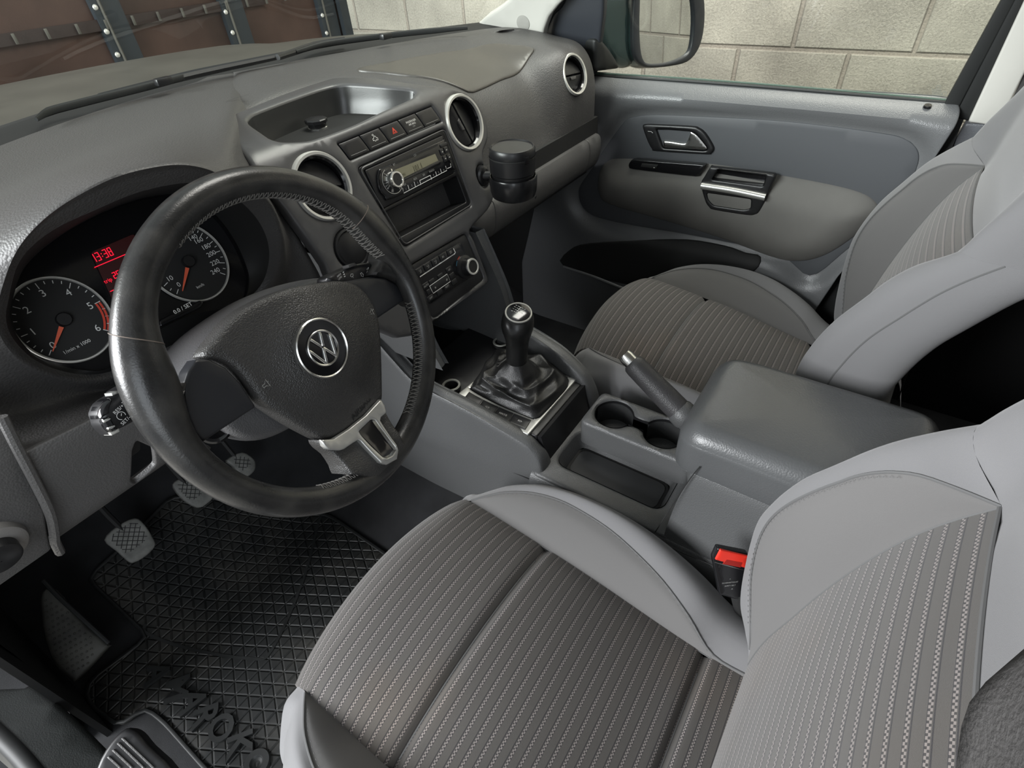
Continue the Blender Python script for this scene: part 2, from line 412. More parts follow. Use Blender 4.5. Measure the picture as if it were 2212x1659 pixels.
# worn leather of the rim
def rim_mat():
    m, N, L, b = nt('rim_leather'); tc = N.new('ShaderNodeTexCoord')
    n = N.new('ShaderNodeTexNoise'); n.inputs['Scale'].default_value = 28; n.inputs['Detail'].default_value = 6; L.new(tc.outputs['Object'], n.inputs['Vector'])
    r = N.new('ShaderNodeValToRGB'); r.color_ramp.elements[0].position = .42; r.color_ramp.elements[0].color = (.018, .018, .018, 1)
    r.color_ramp.elements[1].position = .80; r.color_ramp.elements[1].color = (.052, .050, .046, 1); L.new(n.outputs['Fac'], r.inputs['Fac']); L.new(r.outputs[0], b.inputs['Base Color'])
    r2 = N.new('ShaderNodeMapRange'); r2.inputs['To Min'].default_value = .22; r2.inputs['To Max'].default_value = .36; L.new(n.outputs['Fac'], r2.inputs['Value']); L.new(r2.outputs[0], b.inputs['Roughness'])
    v = N.new('ShaderNodeTexNoise'); v.inputs['Scale'].default_value = 500; bp = N.new('ShaderNodeBump'); bp.inputs['Strength'].default_value = .15; bp.inputs['Distance'].default_value = .001
    L.new(tc.outputs['Object'], v.inputs['Vector']); L.new(v.outputs['Fac'], bp.inputs['Height']); L.new(bp.outputs['Normal'], b.inputs['Normal']); return m
M_['rim'] = rim_mat()
M_['boot'] = mat('gaiter_leather', (.014, .014, .014), .36, grain=700, bump=.25)
M_['knob'] = mat('knob_leather', (.013, .013, .013), .30, noise=300, bump=.08)
def stripe_mat():
    m, N, L, b = nt('seat_striped_cloth'); b.inputs['Roughness'].default_value = .9; b.inputs['Sheen Weight'].default_value = .2
    tc = N.new('ShaderNodeTexCoord'); sp = N.new('ShaderNodeSeparateXYZ'); L.new(tc.outputs['UV'], sp.inputs[0])
    def ma(op, a, c=None, d=None):
        k = N.new('ShaderNodeMath'); k.operation = op
        for i, x in enumerate((a, c, d)):
            if x is None: continue
            if isinstance(x, (int, float)): k.inputs[i].default_value = x
            else: L.new(x, k.inputs[i])
        return k.outputs[0]
    f = ma('FRACT', ma('DIVIDE', sp.outputs['Y'], .0155))
    band = ma('LESS_THAN', f, .22); half = ma('GREATER_THAN', f, .11)
    g = ma('FRACT', ma('MULTIPLY_ADD', half, .5, ma('DIVIDE', sp.outputs['X'], .0044)))
    dot = ma('MULTIPLY', ma('LESS_THAN', g, .55), band)
    e1 = ma('MULTIPLY', ma('GREATER_THAN', f, .27), ma('LESS_THAN', f, .35)); e2 = ma('GREATER_THAN', f, .965)
    line = ma('MAXIMUM', e1, e2)
    mx = N.new('ShaderNodeMix'); mx.data_type = 'RGBA'; mx.inputs[6].default_value = (.064, .059, .054, 1); mx.inputs[7].default_value = (.022, .020, .022, 1)
    L.new(ma('MAXIMUM', line, ma('MULTIPLY', band, .75)), mx.inputs[0])
    m2 = N.new('ShaderNodeMix'); m2.data_type = 'RGBA'; L.new(mx.outputs[2], m2.inputs[6]); m2.inputs[7].default_value = (.20, .178, .168, 1); L.new(dot, m2.inputs[0])
    n = N.new('ShaderNodeTexNoise'); n.inputs['Scale'].default_value = 5; n.inputs['Detail'].default_value = 2; L.new(tc.outputs['Object'], n.inputs['Vector'])
    mr = N.new('ShaderNodeMapRange'); mr.inputs['From Min'].default_value = .52; mr.inputs['From Max'].default_value = .72; mr.inputs['To Max'].default_value = .35; L.new(n.outputs['Fac'], mr.inputs['Value'])
    m3 = N.new('ShaderNodeMix'); m3.data_type = 'RGBA'; m3.blend_type = 'MULTIPLY'; m3.inputs[7].default_value = (1.25, 1.05, .82, 1); L.new(mr.outputs[0], m3.inputs[0]); L.new(m2.outputs[2], m3.inputs[6]); L.new(m3.outputs[2], b.inputs['Base Color'])
    n4 = N.new('ShaderNodeTexNoise'); n4.inputs['Scale'].default_value = 2500; L.new(tc.outputs['Object'], n4.inputs['Vector'])
    hgt = ma('ADD', ma('MULTIPLY', line, -1.), ma('ADD', ma('MULTIPLY', dot, .5), ma('MULTIPLY', n4.outputs['Fac'], .5)))
    bp = N.new('ShaderNodeBump'); bp.inputs['Strength'].default_value = .6; bp.inputs['Distance'].default_value = .0012; L.new(hgt, bp.inputs['Height']); L.new(bp.outputs['Normal'], b.inputs['Normal'])
    return m
M_['stripe'] = stripe_mat()
def glass(name, tint, a=.94):
    m, N, L, b = nt(name); out = N['Material Output']; N.remove(b)
    t = N.new('ShaderNodeBsdfTransparent'); t.inputs[0].default_value = (*tint, 1); g = N.new('ShaderNodeBsdfGlossy'); g.inputs['Roughness'].default_value = .02
    lw = N.new('ShaderNodeLayerWeight'); lw.inputs['Blend'].default_value = .5
    pw_ = N.new('ShaderNodeMath'); pw_.operation = 'POWER'; L.new(lw.outputs['Facing'], pw_.inputs[0]); pw_.inputs[1].default_value = 4.5
    fr = N.new('ShaderNodeMath'); fr.operation = 'MULTIPLY_ADD'; L.new(pw_.outputs[0], fr.inputs[0]); fr.inputs[1].default_value = .9; fr.inputs[2].default_value = .045; mx = N.new('ShaderNodeMixShader'); L.new(fr.outputs[0], mx.inputs[0]); L.new(t.outputs[0], mx.inputs[1]); L.new(g.outputs[0], mx.inputs[2]); L.new(mx.outputs[0], out.inputs[0]); return m
M_['glass'] = glass('window_glass', (.95, .965, .945)); M_['wsglass'] = glass('windshield_glass', (.90, .95, .91))
def block_mat():
    m, N, L, b = nt('concrete_blocks'); tc = N.new('ShaderNodeTexCoord'); b.inputs['Roughness'].default_value = .9
    br = N.new('ShaderNodeTexBrick'); br.inputs['Scale'].default_value = 1; br.inputs['Brick Width'].default_value = .40; br.inputs['Row Height'].default_value = .205
    br.inputs['Mortar Size'].default_value = .011; br.inputs['Mortar Smooth'].default_value = .6; br.inputs['Color1'].default_value = (.52, .485, .41, 1); br.inputs['Color2'].default_value = (.45, .42, .36, 1); br.inputs['Mortar'].default_value = (.40, .355, .30, 1)
    L.new(tc.outputs['UV'], br.inputs['Vector'])
    n = N.new('ShaderNodeTexNoise'); n.inputs['Scale'].default_value = 120; n.inputs['Detail'].default_value = 6; n.inputs['Roughness'].default_value = .7; L.new(tc.outputs['UV'], n.inputs['Vector'])
    n2 = N.new('ShaderNodeTexNoise'); n2.inputs['Scale'].default_value = 4; n2.inputs['Detail'].default_value = 5; L.new(tc.outputs['UV'], n2.inputs['Vector'])
    ad = N.new('ShaderNodeMath'); ad.operation = 'MULTIPLY_ADD'; L.new(n.outputs['Fac'], ad.inputs[0]); ad.inputs[1].default_value = .9; L.new(n2.outputs['Fac'], ad.inputs[2])
    mr = N.new('ShaderNodeMapRange'); mr.inputs['From Min'].default_value = .55; mr.inputs['From Max'].default_value = 1.35; mr.inputs['To Min'].default_value = .50; mr.inputs['To Max'].default_value = 1.42; L.new(ad.outputs[0], mr.inputs['Value'])
    vm = N.new('ShaderNodeVectorMath'); vm.operation = 'SCALE'; L.new(br.outputs['Color'], vm.inputs[0]); L.new(mr.outputs[0], vm.inputs['Scale']); L.new(vm.outputs[0], b.inputs['Base Color'])
    s = N.new('ShaderNodeMath'); s.operation = 'MULTIPLY_ADD'; L.new(br.outputs['Fac'], s.inputs[0]); s.inputs[1].default_value = -1.6; L.new(n.outputs['Fac'], s.inputs[2])
    bp = N.new('ShaderNodeBump'); bp.inputs['Strength'].default_value = .8; bp.inputs['Distance'].default_value = .008; L.new(s.outputs[0], bp.inputs['Height']); L.new(bp.outputs['Normal'], b.inputs['Normal']); return m
M_['block'] = block_mat()
M_['brown'] = mat('rusty_brown_sheet', (.060, .034, .027), .45, metal=.3, var=(3, .45))
M_['blackframe'] = mat('door_black_frame', (.018, .024, .030), .5, var=(6, .3))
M_['gfloor'] = mat('garage_floor_concrete', (.38, .36, .32), .8, var=(3, .15))
#BUILD
# ================================================================== DASHBOARD
dash = thing('dashboard', 'grey grained plastic dashboard running under the windshield, with round vents and radio', 'dashboard', (0, .9, -.4))
# --- soft pad, centre and passenger side: columns from the windshield edge down to the groove
def pcol(x, ye, k=0.):   # profile of the passenger side
    e = k
    return [(x, ye, -.187), (x, ye-.07, -.186), (x, .93, -.197), (x, .84, -.214), (x, .765, -.233), (x, .722, -.262), (x, .695, -.31), (x, .678, -.37), (x, .668, -.405), (x, .668, -.425)]
def ccol(x, ye):   # under the centre bezel
    return [(x, ye, -.187), (x, ye-.08, -.184), (x, .98, -.187), (x, .90, -.193), (x, .80, -.212), (x, .72, -.25), (x, .69, -.30), (x, .675, -.36), (x, .66, -.405), (x, .655, -.425)]
shared = [U(500, 149, z=-.187), U(497, 165, z=-.184), U(493, 190, z=-.184), U(488, 225, z=-.186), U(480, 262, z=-.189), U(486, 277, z=-.20)+np.array([0, .01, -.01]), U(548, 372, y=.70), U(600, 440, y=.69), U(640, 500, y=.68), U(660, 525, y=.68)]
cols = [[np.array(p)-np.array([0, 0, .006 if i_ < 6 else 0]) for i_, p in enumerate(shared)]]+[ccol(x, ye) for x, ye in ((.06, 1.185), (.12, 1.17))]
cols[1] = [(.06, 1.185, -.187), (.03, 1.10, -.184), (-.01, .985, -.186), (-.05, .93, -.20), (-.10, .90, -.27), (-.10, .80, -.27), (-.10, .69, -.3), (-.10, .675, -.36), (-.1, .66, -.405), (-.1, .655, -.425)]
cols[2] = [(.12, 1.17, -.187), (.11, 1.09, -.184), (.095, .985, -.188), (.08, .93, -.202), (.06, .90, -.27), (.06, .80, -.27), (.05, .69, -.3), (.05, .675, -.36), (.05, .66, -.405), (.05, .655, -.425)]
cols += [[(.20, 1.145, -.187), (.20, 1.07, -.185), (.185, .96, -.191), (.175, .88, -.197), (.185, .80, -.208), (.20, .735, -.228), (.205, .70, -.285), (.20, .682, -.355), (.18, .668, -.405), (.18, .668, -.425)]]
for x, ye in ((.30, 1.11), (.40, 1.075), (.48, 1.045)): cols.append(pcol(x, ye))
for x, ye in ((.535, 1.022), (.580, 1.0), (.620, .98), (.655, .957)): cols.append([tuple(np.array(a_)*k_+np.array(b_)*(1-k_)) for k_ in (float(np.interp(x, [.48, .535, .58, .62], [0, .62, 1, 1])),) for a_, b_ in zip([(x, ye, -.187), (x, ye-.06, -.187), (x, .90, -.193), (x, .82, -.201), (x, .735, -.208), (x, .690, -.221), (x, .668, -.262), (x, .662, -.32), (x, .664, -.380), (x, .668, -.425)], pcol(x, ye))])
cols.append([(.700, .925, -.190), (.702, .88, -.192), (.706, .83, -.198), (.708, .78, -.206), (.710, .725, -.217), (.712, .692, -.245), (.712, .674, -.29), (.708, .668, -.34), (.704, .666, -.39), (.704, .668, -.41)])
cols.append([(.712, .925, -.21), (.716, .88, -.212), (.722, .83, -.216), (.726, .78, -.226), (.730, .735, -.24), (.732, .705, -.265), (.732, .69, -.30), (.726, .685, -.35), (.720, .69, -.39), (.720, .69, -.41)])
net = np.array(cols).transpose(1, 0, 2)
padobj = grid('top_pad', net, M_['dash'], dash, 6, 6)
# --- driver side: rings round the instrument opening (angle runs clockwise from left)
lipplane = lambda z: .575+(-.15-z)*.42
def lp(q, dy=0.):
    y = .60
    for _ in range(6):
        p = U(*q, y=y); y = lipplane(p[2])+dy
    return U(*q, y=y)
cin = [(14, 700), (20, 640), (44, 562), (110, 500), (203, 455), (304, 414), (405, 395), (470, 405), (520, 436), (560, 480), (580, 530), (578, 580), (556, 626), (500, 668), (430, 715), (340, 760), (240, 802), (170, 808), (95, 788), (45, 752)]
cout = [(-26, 705), (-14, 620), (18, 540), (84, 466), (170, 408), (262, 368), (380, 347), (470, 362), (540, 395), (590, 445), (614, 520), (612, 585), (590, 640), (525, 700), (445, 755), (345, 800), (245, 838), (160, 842), (72, 818), (10, 775)]
glassq = [(22, 690), (27, 650), (55, 575), (133, 507), (230, 455), (320, 425), (400, 420), (440, 440), (480, 480), (513, 530), (534, 580), (538, 612), (524, 652), (470, 668), (416, 680), (340, 715), (245, 790), (185, 800), (95, 778), (48, 740)]
GY = lambda z: .695+(z+.27)*.50
def gp(q, dy=0.):
    y = .69
    for _ in range(6):
        p = U(*q, y=y); y = GY(p[2])+dy
    return U(*q, y=y)
R1 = np.array([lp(q) for q in cin]); R2 = np.array([lp(q, -.006) for q in cout]); R0 = np.array([gp(q, -.004) for q in glassq])
oc = R2.mean(0)
outer = [(-.80, .62, -.32), (-.80, .72, -.25), (-.79, .80, -.20)]+[(x_, 1.183-.56*(x_-.03)**2, -.187) for x_ in (-.74, -.62, -.50, -.38, -.26, -.14, -.03)]+[
         tuple(U(545, 136, z=-.193)), tuple(np.array(shared[2])+np.array([.05, 0, -.006])), tuple(np.array(shared[4])+np.array([.04, 0, -.008])), tuple(U(548, 372, y=.70)), tuple(U(610, 462, y=.69)), tuple(U(655, 530, y=.665)), tuple(U(700, 640, y=.64)), tuple(U(610, 740, y=.60)), tuple(U(430, 815, y=.59)), tuple(U(300, 862, y=.58)), tuple(U(200, 905, y=.575)), tuple(U(89, 960, y=.575)), tuple(U(-60, 1030, y=.575))]
# order the rings so that index k of each ring faces index k of the outer one
outer = np.array(outer)
def ringpts(R, n): return resample(catmull(R, 6, True), n, True)
NK = 60
def align(Rr, ref):
    a = [np.roll(Rr, k, 0) for k in range(len(Rr))]; return min(a, key=lambda q: ((q-ref)**2).sum())
o20 = outer
def ang(P): return np.arctan2(P[:, 2]-oc[2]+(P[:, 1]-oc[1])*.55, P[:, 0]-oc[0])
def byang(P, t):
    P = catmull(P, 8, True); a = ang(P); i = np.argsort(a); a = a[i]; P = P[i]; a = np.r_[a-2*math.pi, a, a+2*math.pi]; P = np.vstack([P, P, P])
    return np.stack([np.interp(t, a, P[:, k]) for k in range(3)], 1)
tt = np.linspace(-math.pi, math.pi, NK+1)[:-1]
A0, A1, A2, A4 = byang(R0, tt), byang(R1, tt), byang(R2, tt), byang(outer, tt)
A05 = A0*.55+A1*.45; A3 = A2*.72+A4*.28; A35 = A2*.42+A4*.58; A38 = A2*.16+A4*.84
for k in range(NK):
    upf = max(0., math.sin(tt[k])); u2 = min(1., upf*1.6); A3[k] += np.array([0, .010*(1-u2), -.002*(1-u2)-u2*.10*(A2[k][2]-A4[k][2])]); A35[k] += np.array([0, .010*(1-u2), -u2*.30*(A2[k][2]-A4[k][2])]); A38[k][2] -= u2*.15*(A2[k][2]-A4[k][2])
A15 = (A1+A2)/2+np.array([0, -.007, .004])
dn = np.array([A1, A15, A2, A3, A35, A38, A4])
grid('instrument_hood', dn, M_['dash'], dash, 5, 3, closed=True)
grid('hood_lining', np.array([A0, A05, A1]), M_['mattblack'], dash, 4, 3, closed=True)
# --- instrument cluster
GP = Plane((-.47, .695, -.27), (1, 0, 0), (0, .50, 1))
clu = sheet('instrument_cluster', GP, catmull(hits(GP, glassq), 5, True), M_['blackgloss'], dash, step=.02, h=-.003, thick=.004)
def dial(c, rx, name):
    u = GP.hit(c); return u
tc_ = np.array(GP.hit((137, 691))); tr = (GP.hit((243, 690))[0]-GP.hit((31, 690))[0])/2
sc_ = np.array(GP.hit((405, 566))); srr = abs(GP.hit((495, 560))[0]-sc_[0])*1.0
ra = np.linalg.norm(np.array(GP.hit((242, 700)))-tc_)
ra = abs(np.array(GP.hit((243, 690)))-np.array(GP.hit((31, 690))))[0]/2; ra = .0440; rs = .0470; EY = 1.09
for nm, c, rr in (('tachometer', tc_, ra), ('speedometer', sc_, rs)):
    d_ = sheet(nm, GP, circ(c, rr, 64, rr*EY), M_['mattblack'], clu, step=.02, h=.0005, thick=.002)
    lathe('dial_ring', [(rr-.0012, .0), (rr-.0004, .0032), (rr+.0010, .0032), (rr+.0018, 0)], GP.P(c)[0], GP.n, M_['ring'], clu, 96, ex=GP.e2, sx=EY)
def pol(c, r, deg): a = math.radians(deg); return (c[0]+r*math.cos(a), c[1]+r*math.sin(a)*EY)
# tick marks: 0 at lower left, clockwise
def angof(c, q): u = np.array(GP.hit(q))-c; return math.degrees(math.atan2(u[1]/EY, u[0]))
def ticks(nm, c, rr, tab, n, big, labels, size, mat_):
    L = []; S2 = []; xs = [t[0] for t in tab]; an = [angof(c, t[1]) for t in tab]
    for i in range(1, len(an)):
        while an[i] > an[i-1]: an[i] -= 360
    vmax = xs[-1]
    for i in range(n+1):
        a = float(np.interp(vmax*i/n, xs, an)); b = i % big == 0
        L.append([pol(c, rr*.93, a), pol(c, rr*(.80 if b else .87), a)])
    o = [strokes('ticks', GP, L, .0008, mat_, None, .0012)]
    for t, f in labels:
        a = float(np.interp(f, xs, an)); o.append(text('t', t, GP, pol(c, rr*.68, a), size, 0, mat_, None, .0012))
    join(nm, o, mat_, clu)
ticks('tachometer_scale', tc_, ra, [(0, (104, 772)), (1, (44, 728)), (2, (36, 665)), (3, (79, 617)), (4, (152, 611)), (5, (213, 652)), (6, (226, 713))], 24, 4, [(str(i), i) for i in range(7)], .011, M_['white'])
ticks('speedometer_scale', sc_, rs, [(0, (381, 636)), (70, (330, 555)), (140, (417, 500)), (160, (435, 507)), (180, (456, 524)), (200, (470, 544)), (220, (478, 568)), (240, (479, 591))], 24, 2, [('0', 2), ('10', 22), ('30', 42), ('50', 60), ('80', 82), ('100', 102), ('120', 122), ('140', 142), ('160', 160), ('180', 180), ('200', 200), ('220', 220), ('240', 240)], .0082, M_['white'])
text('tachometer_unit', '1/min x 1000', GP, GP.hit((166, 749)), .0055, .0, M_['white'], clu, .0012)
text('speedometer_unit', 'km/h', GP, GP.hit((432, 618)), .0052, 0, M_['white'], clu, .0012)
red = [strokes('z', GP, [[pol(tc_, ra*r_, a) for a in np.linspace(angof(tc_, (213, 652))-2, angof(tc_, (226, 713))+2, 12)]], .0022, M_['redmark'], None, .0012) for r_ in (.82, .90)]
join('red_zone', red, M_['redmark'], clu)
M_['needle'] = mat('orange_needle', (.80, .13, .06), .5)
for nm, c, rr, q in (('tachometer_needle', tc_, ra, (112, 762)), ('speedometer_needle', sc_, rs, (390, 638))):
    u = np.array(GP.hit(q))-c; u /= np.linalg.norm(u); v = np.array([-u[1], u[0]])
    sheet(nm, GP, [c+u*.009+v*.0022, c+u*.009-v*.0022, c+u*rr*.86-v*.0004, c+u*rr*.86+v*.0004], M_['needle'], clu, step=.01, h=.006, thick=.001)
    lathe('needle_hub', [(.0075, 0), (.0075, .006), (.0066, .008), (0.0005, .008)], GP.P(c)[0], GP.n, M_['black'], clu, 32)
# red readout between the dials
def seg7(ch, S, o, wd, ht, e1):
    on = {'1': 'bc', '3': 'abgcd', '8': 'abcdefg', '2': 'abged', '5': 'afgcd', '0': 'abcdef', '4': 'fgbc'}[ch]
    g = {'a': ((0, 1), (1, 1)), 'b': ((1, 1), (1, .5)), 'c': ((1, .5), (1, 0)), 'd': ((1, 0), (0, 0)), 'e': ((0, 0), (0, .5)), 'f': ((0, .5), (0, 1)), 'g': ((0, .5), (1, .5))}
    return [[(o[0]+x*wd+y*ht*.12, o[1]+y*ht) for x, y in g[s]] for s in on]
p0 = np.array(GP.hit((203, 568))); p1 = np.array(GP.hit((238, 556))); e = .0
L = []; x = p0[0]
for ch in '13:38':
    if ch == ':': L += [[(x+.0008, p0[1]+.0026), (x+.0010, p0[1]+.0032)], [(x+.0012, p0[1]+.0056), (x+.0014, p0[1]+.0062)]]; x += .0030
    else: L += seg7(ch, GP, (x, p0[1]), .0032, .0088, None); x += .0054
u1 = np.array(GP.hit((204, 578))); L += [[u1, np.array([GP.hit((290, 545))[0], u1[1]])]]
u2 = np.array(GP.hit((248, 602))); xx = u2[0]
for ch in '258': L += seg7(ch, GP, (xx, u2[1]), .0028, .0066, None); xx += .0046
u3 = np.array(GP.hit((238, 630))); L += [[u3, np.array([u3[0]+.05, u3[1]])]]
a_ = strokes('s', GP, L, .0009, M_['redled'], None, .0012)
b_ = text('t', 'trip', GP, (u2[0]-.0075, u2[1]+.001), .0062, 0, M_['redled'], None, .0012)
join('trip_readout', [a_, b_], M_['redled'], clu)
M_['dimred'] = emis('dim_red_screen', (.35, .02, .02), .035)
sheet('screen', GP, rnd([np.array(GP.hit(q)) for q in ((196, 545), (290, 505), (330, 640), (262, 690))], .004), M_['dimred'], clu, step=.02, h=.0004, thick=.001)
# reset button strip
RP = GP.up(.012)
sheet('reset_strip', RP, rnd(hits(RP, cL((1240, 690), (1560, 535), (1590, 555), (1560, 600), (1250, 745))), .003), M_['blackgloss'], clu, step=.02, h=.0, thick=.008, r=.0015)
a_ = RP.hit(cL((1425, 597))[0]); text('reset_marking', '0.0 / SET', RP, a_, .0068, 0, M_['white'], clu, .0006, bold=.0001)
# --- knee panel
KS = orient(Extr([(.570, -.300), (.560, -.325), (.556, -.36), (.560, -.40), (.568, -.437), (.585, -.455), (.62, -.462)]), (-1, 0))
kq = [(-40, 1025), (38, 985), (89, 960), (200, 905), (300, 862), (430, 800), (560, 740), (640, 760), (660, 830), (600, 900), (450, 990), (330, 1063), (200, 1138), (128, 1192), (117, 1165), (110, 1110), (78, 1045), (40, 968)]
kq1 = [(40, 986), (89, 960), (200, 905), (300, 858), (430, 790), (600, 730), (680, 780), (640, 890), (450, 988), (330, 1060), (200, 1140), (129, 1192), (119, 1165), (111, 1110), (80, 1045)]
slot = hits(KS, cF((680, 30), (670, 190), (700, 200), (800, 110), (790, 20), (700, -20)))
sheet('knee_panel', KS, hits(KS, kq1), M_['knee'], dash, holes=[rnd(slot, .004)], step=.010, thick=.007, r=.002)
sheet('slot_lining', KS, rnd(slot, .004), M_['mattblack'], dash, step=.02, h=-.028, thick=.002)
tube('panel_ridge', [U(*q, y=yy) for q, yy in (((4, 900), .556), ((40, 972), .554), ((78, 1045), .552), ((108, 1108), .55), ((117, 1150), .552), ((119, 1170), .556), ((130, 1193), .57))], .0045, M_['knee'], dash, 8)
SP = orient(Extr([(.60, -.27), (.565, -.30), (.557, -.36), (.562, -.41), (.585, -.47)]), (-1, 0))
sw_c = np.array(SP.hit((-14, 1194)))
sw_r = np.linalg.norm(np.array(SP.hit((54, 1184)))-sw_c)-.003
side = hits(SP, [(-120, 830), (-4, 885), (30, 960), (70, 1042), (104, 1112), (113, 1170), (122, 1200), (60, 1245), (0, 1283), (-140, 1370)])
sheet('switch_panel', SP, side, M_['knee'], dash, step=.015, h=-.006, thick=.03, r=.003)
co = SP.P(sw_c, -.006)[0]; nn_ = (SP.P(sw_c, .01)[0]-SP.P(sw_c, 0)[0])*100
lsw = lathe('light_switch', [(sw_r+.006, -.004), (sw_r+.003, .005), (sw_r-.003, .008), (sw_r-.008, .0075), (sw_r-.010, .0055)], co, nn_, mat('switch_ring_grey', (.22, .21, .20), .45, grain=900, bump=.1), dash, 56)
lathe('switch_face', [(sw_r-.0095, .006), (.022, .006), (0.0005, .006)], co, nn_, M_['blackgloss'], lsw, 48)
lathe('rotary_knob', [(.019, .005), (.018, .018), (.015, .020), (.0005, .020)], co, nn_, M_['black'], lsw, 40)
PSW = Plane(co+nn_*.0, (1, 0, 0), np.cross(nn_, (1, 0, 0))); PSW.n = nn_/np.linalg.norm(nn_)
if PSW.e2[2] < 0: PSW.e2 = -PSW.e2
def pw(q): d = ray(q); t = ((PSW.o-CAMP)@PSW.n)/(d@PSW.n); p = CAMP+t*d-PSW.o; return np.array([p@PSW.e1, p@PSW.e2])
u = pw((14, 1200)); L = [circ(u, .0022, 10)+[circ(u, .0022, 10)[0]]]+[[u+np.array([math.cos(a), math.sin(a)])*.0034, u+np.array([math.cos(a), math.sin(a)])*.0046] for a in np.arange(0, 6.28, .785)]
L.append([pw((2, 1206)), pw((20, 1213))])
strokes('switch_marks', PSW, L, .0007, M_['white'], lsw, .0070)
# --- passenger side lower part
GB = orient(Extr([(.664, -.424), (.652, -.428), (.646, -.440), (.645, -.465), (.652, -.495), (.668, -.515), (.70, -.525)]), (-1, 0))
quad('groove', [(.17, .672, -.385), (.72, .672, -.385), (.72, .672, -.44), (.17, .672, -.44)], M_['mattblack'], dash, .01)
for nm, xs, xe in (('centre_lower_trim', .135, .2140), ('glovebox_lid', .2155, .6465), ('side_lower_trim', .648, .712)):
    L_ = GB.s[-1]; sheet(nm, GB, [(xs, 0), (xe, 0), (xe, L_), (xs, L_)], M_['knee'], dash, step=.02, thick=.003, r=.0012)
quad('glovebox_underside', [(.12, .69, -.527), (.72, .69, -.527), (.72, 1.1, -.50), (.12, 1.1, -.50)], M_['mattblack'], dash, .01)
lathe('glovebox_lock', [(.004, 0), (.0038, .003), (.0005, .003)], U(1155, 425, y=.650), (0, -1, -.2), M_['chrome'], dash, 16)
# airbag lid: a shallow raised field on the pad
AB = Extr([(.97, -.1915), (.93, -.197), (.84, -.214), (.765, -.233), (.722, -.262)], flip=False)
t_ = AB.P([(.3, .1)], .01)-AB.P([(.3, .1)], 0)
if t_[0][2] < 0: AB.nn = -AB.nn
AB.down = True
abq = hits(AB, c2((520, 460), (640, 425), (900, 370), (1250, 318), (1400, 318), (1560, 358), (1635, 400), (1640, 430), (1540, 480), (1300, 590), (1240, 615), (1180, 605), (900, 545), (700, 505), (545, 480)))
lid = sheet('airbag_lid', AB, catmull(abq, 4, True), M_['airbag'], dash, step=.012, h=.0, thick=.010, r=.0045)
drape(lid, padobj, .0045, lambda x, y: float(np.interp(-y, -AB.p[:, 0], AB.p[:, 1])))
a_ = AB.hit(c2((1560, 415))[0]); text('airbag_emboss', 'AIRBAG', AB, a_, .010, math.radians(0), M_['dash'], dash, .0060)
strokes('sensor_mark', Extr([(1.09, -.1835), (.8, -.1815)]), [hits(Extr([(1.09, -.1835), (.8, -.1815)]), c1((1445, 645), (1520, 620), (1590, 602)))], .0012, M_['mattblack'], dash, -.0008)
# --- centre bezel
BZ = Extr([(.99, -.183), (.93, -.1835), (.86, -.184), (.80, -.186), (.745, -.190), (.712, -.196), (.692, -.206), (.680, -.222), (.6684, -.246), (.652, -.296), (.6354, -.346), (.6188, -.396), (.6022, -.446), (.5856, -.496), (.569, -.546), (.5525, -.596), (.536, -.646)])
if (BZ.P([(0, .3)], .01)-BZ.P([(0, .3)], 0))[0][1] > 0: BZ.nn = -BZ.nn
BZ.down = True
bq = [(487, 290), (481, 274), (488, 260), (510, 246), (545, 232), (610, 206), (690, 179), (730, 170), (800, 170), (880, 180), (930, 186), (975, 190), (1008, 202), (1036, 228), (1050, 262), (1054, 300), (1044, 330), (1047, 360), (1060, 400), (1066, 428), (1052, 456), (1016, 496), (1024, 520), (1050, 588), (1054, 604), (1048, 616), (1000, 651), (937, 694), (860, 730), (735, 650), (700, 572), (620, 460), (545, 362)]
trayq = c1((1590, 790), (1600, 748), (1660, 715), (1900, 625))+c2((300, 566), (410, 546), (520, 548), (700, 562), (840, 576), (872, 590), (868, 610), (840, 636), (680, 705), (520, 782), (380, 838), (270, 876))+c1((1960, 900), (1830, 908), (1760, 900), (1700, 870))
tray = catmull(hits(BZ, trayq), 3, True)
radq = rnd(hits(BZ, c3((368, 742), (1345, 292), (1662, 1160), (905, 1632))), .010)
C1v = np.array(BZ.hit((697, 403))); C2v = np.array(BZ.hit((1003, 265)))
btq = hits(BZ, c3((150, 470), (1200, 48), (1315, 218), (292, 652)))
clq = rnd(hits(BZ, c4((130, 660), (1215, 25), (1545, 850), (635, 1570))), .010)
C4v = np.array(BZ.hit((760, 536)))
C5v = np.array(BZ.hit((1043, 380)))
bez = sheet('centre_bezel', BZ, catmull(hits(BZ, bq), 3, True), M_['bezel'], dash, holes=[tray, radq, circ(C1v, .0475), circ(C2v, .0475), rnd(btq, .002), clq, circ(C4v, .031), circ(C5v, .017, 30, .022)], step=.012, h=.002, thick=.018, r=.006)
TF = Extr([(.99, -.226), (.65, -.232)]); TF.nn = np.tile([0., 1.], (len(TF.nn), 1))
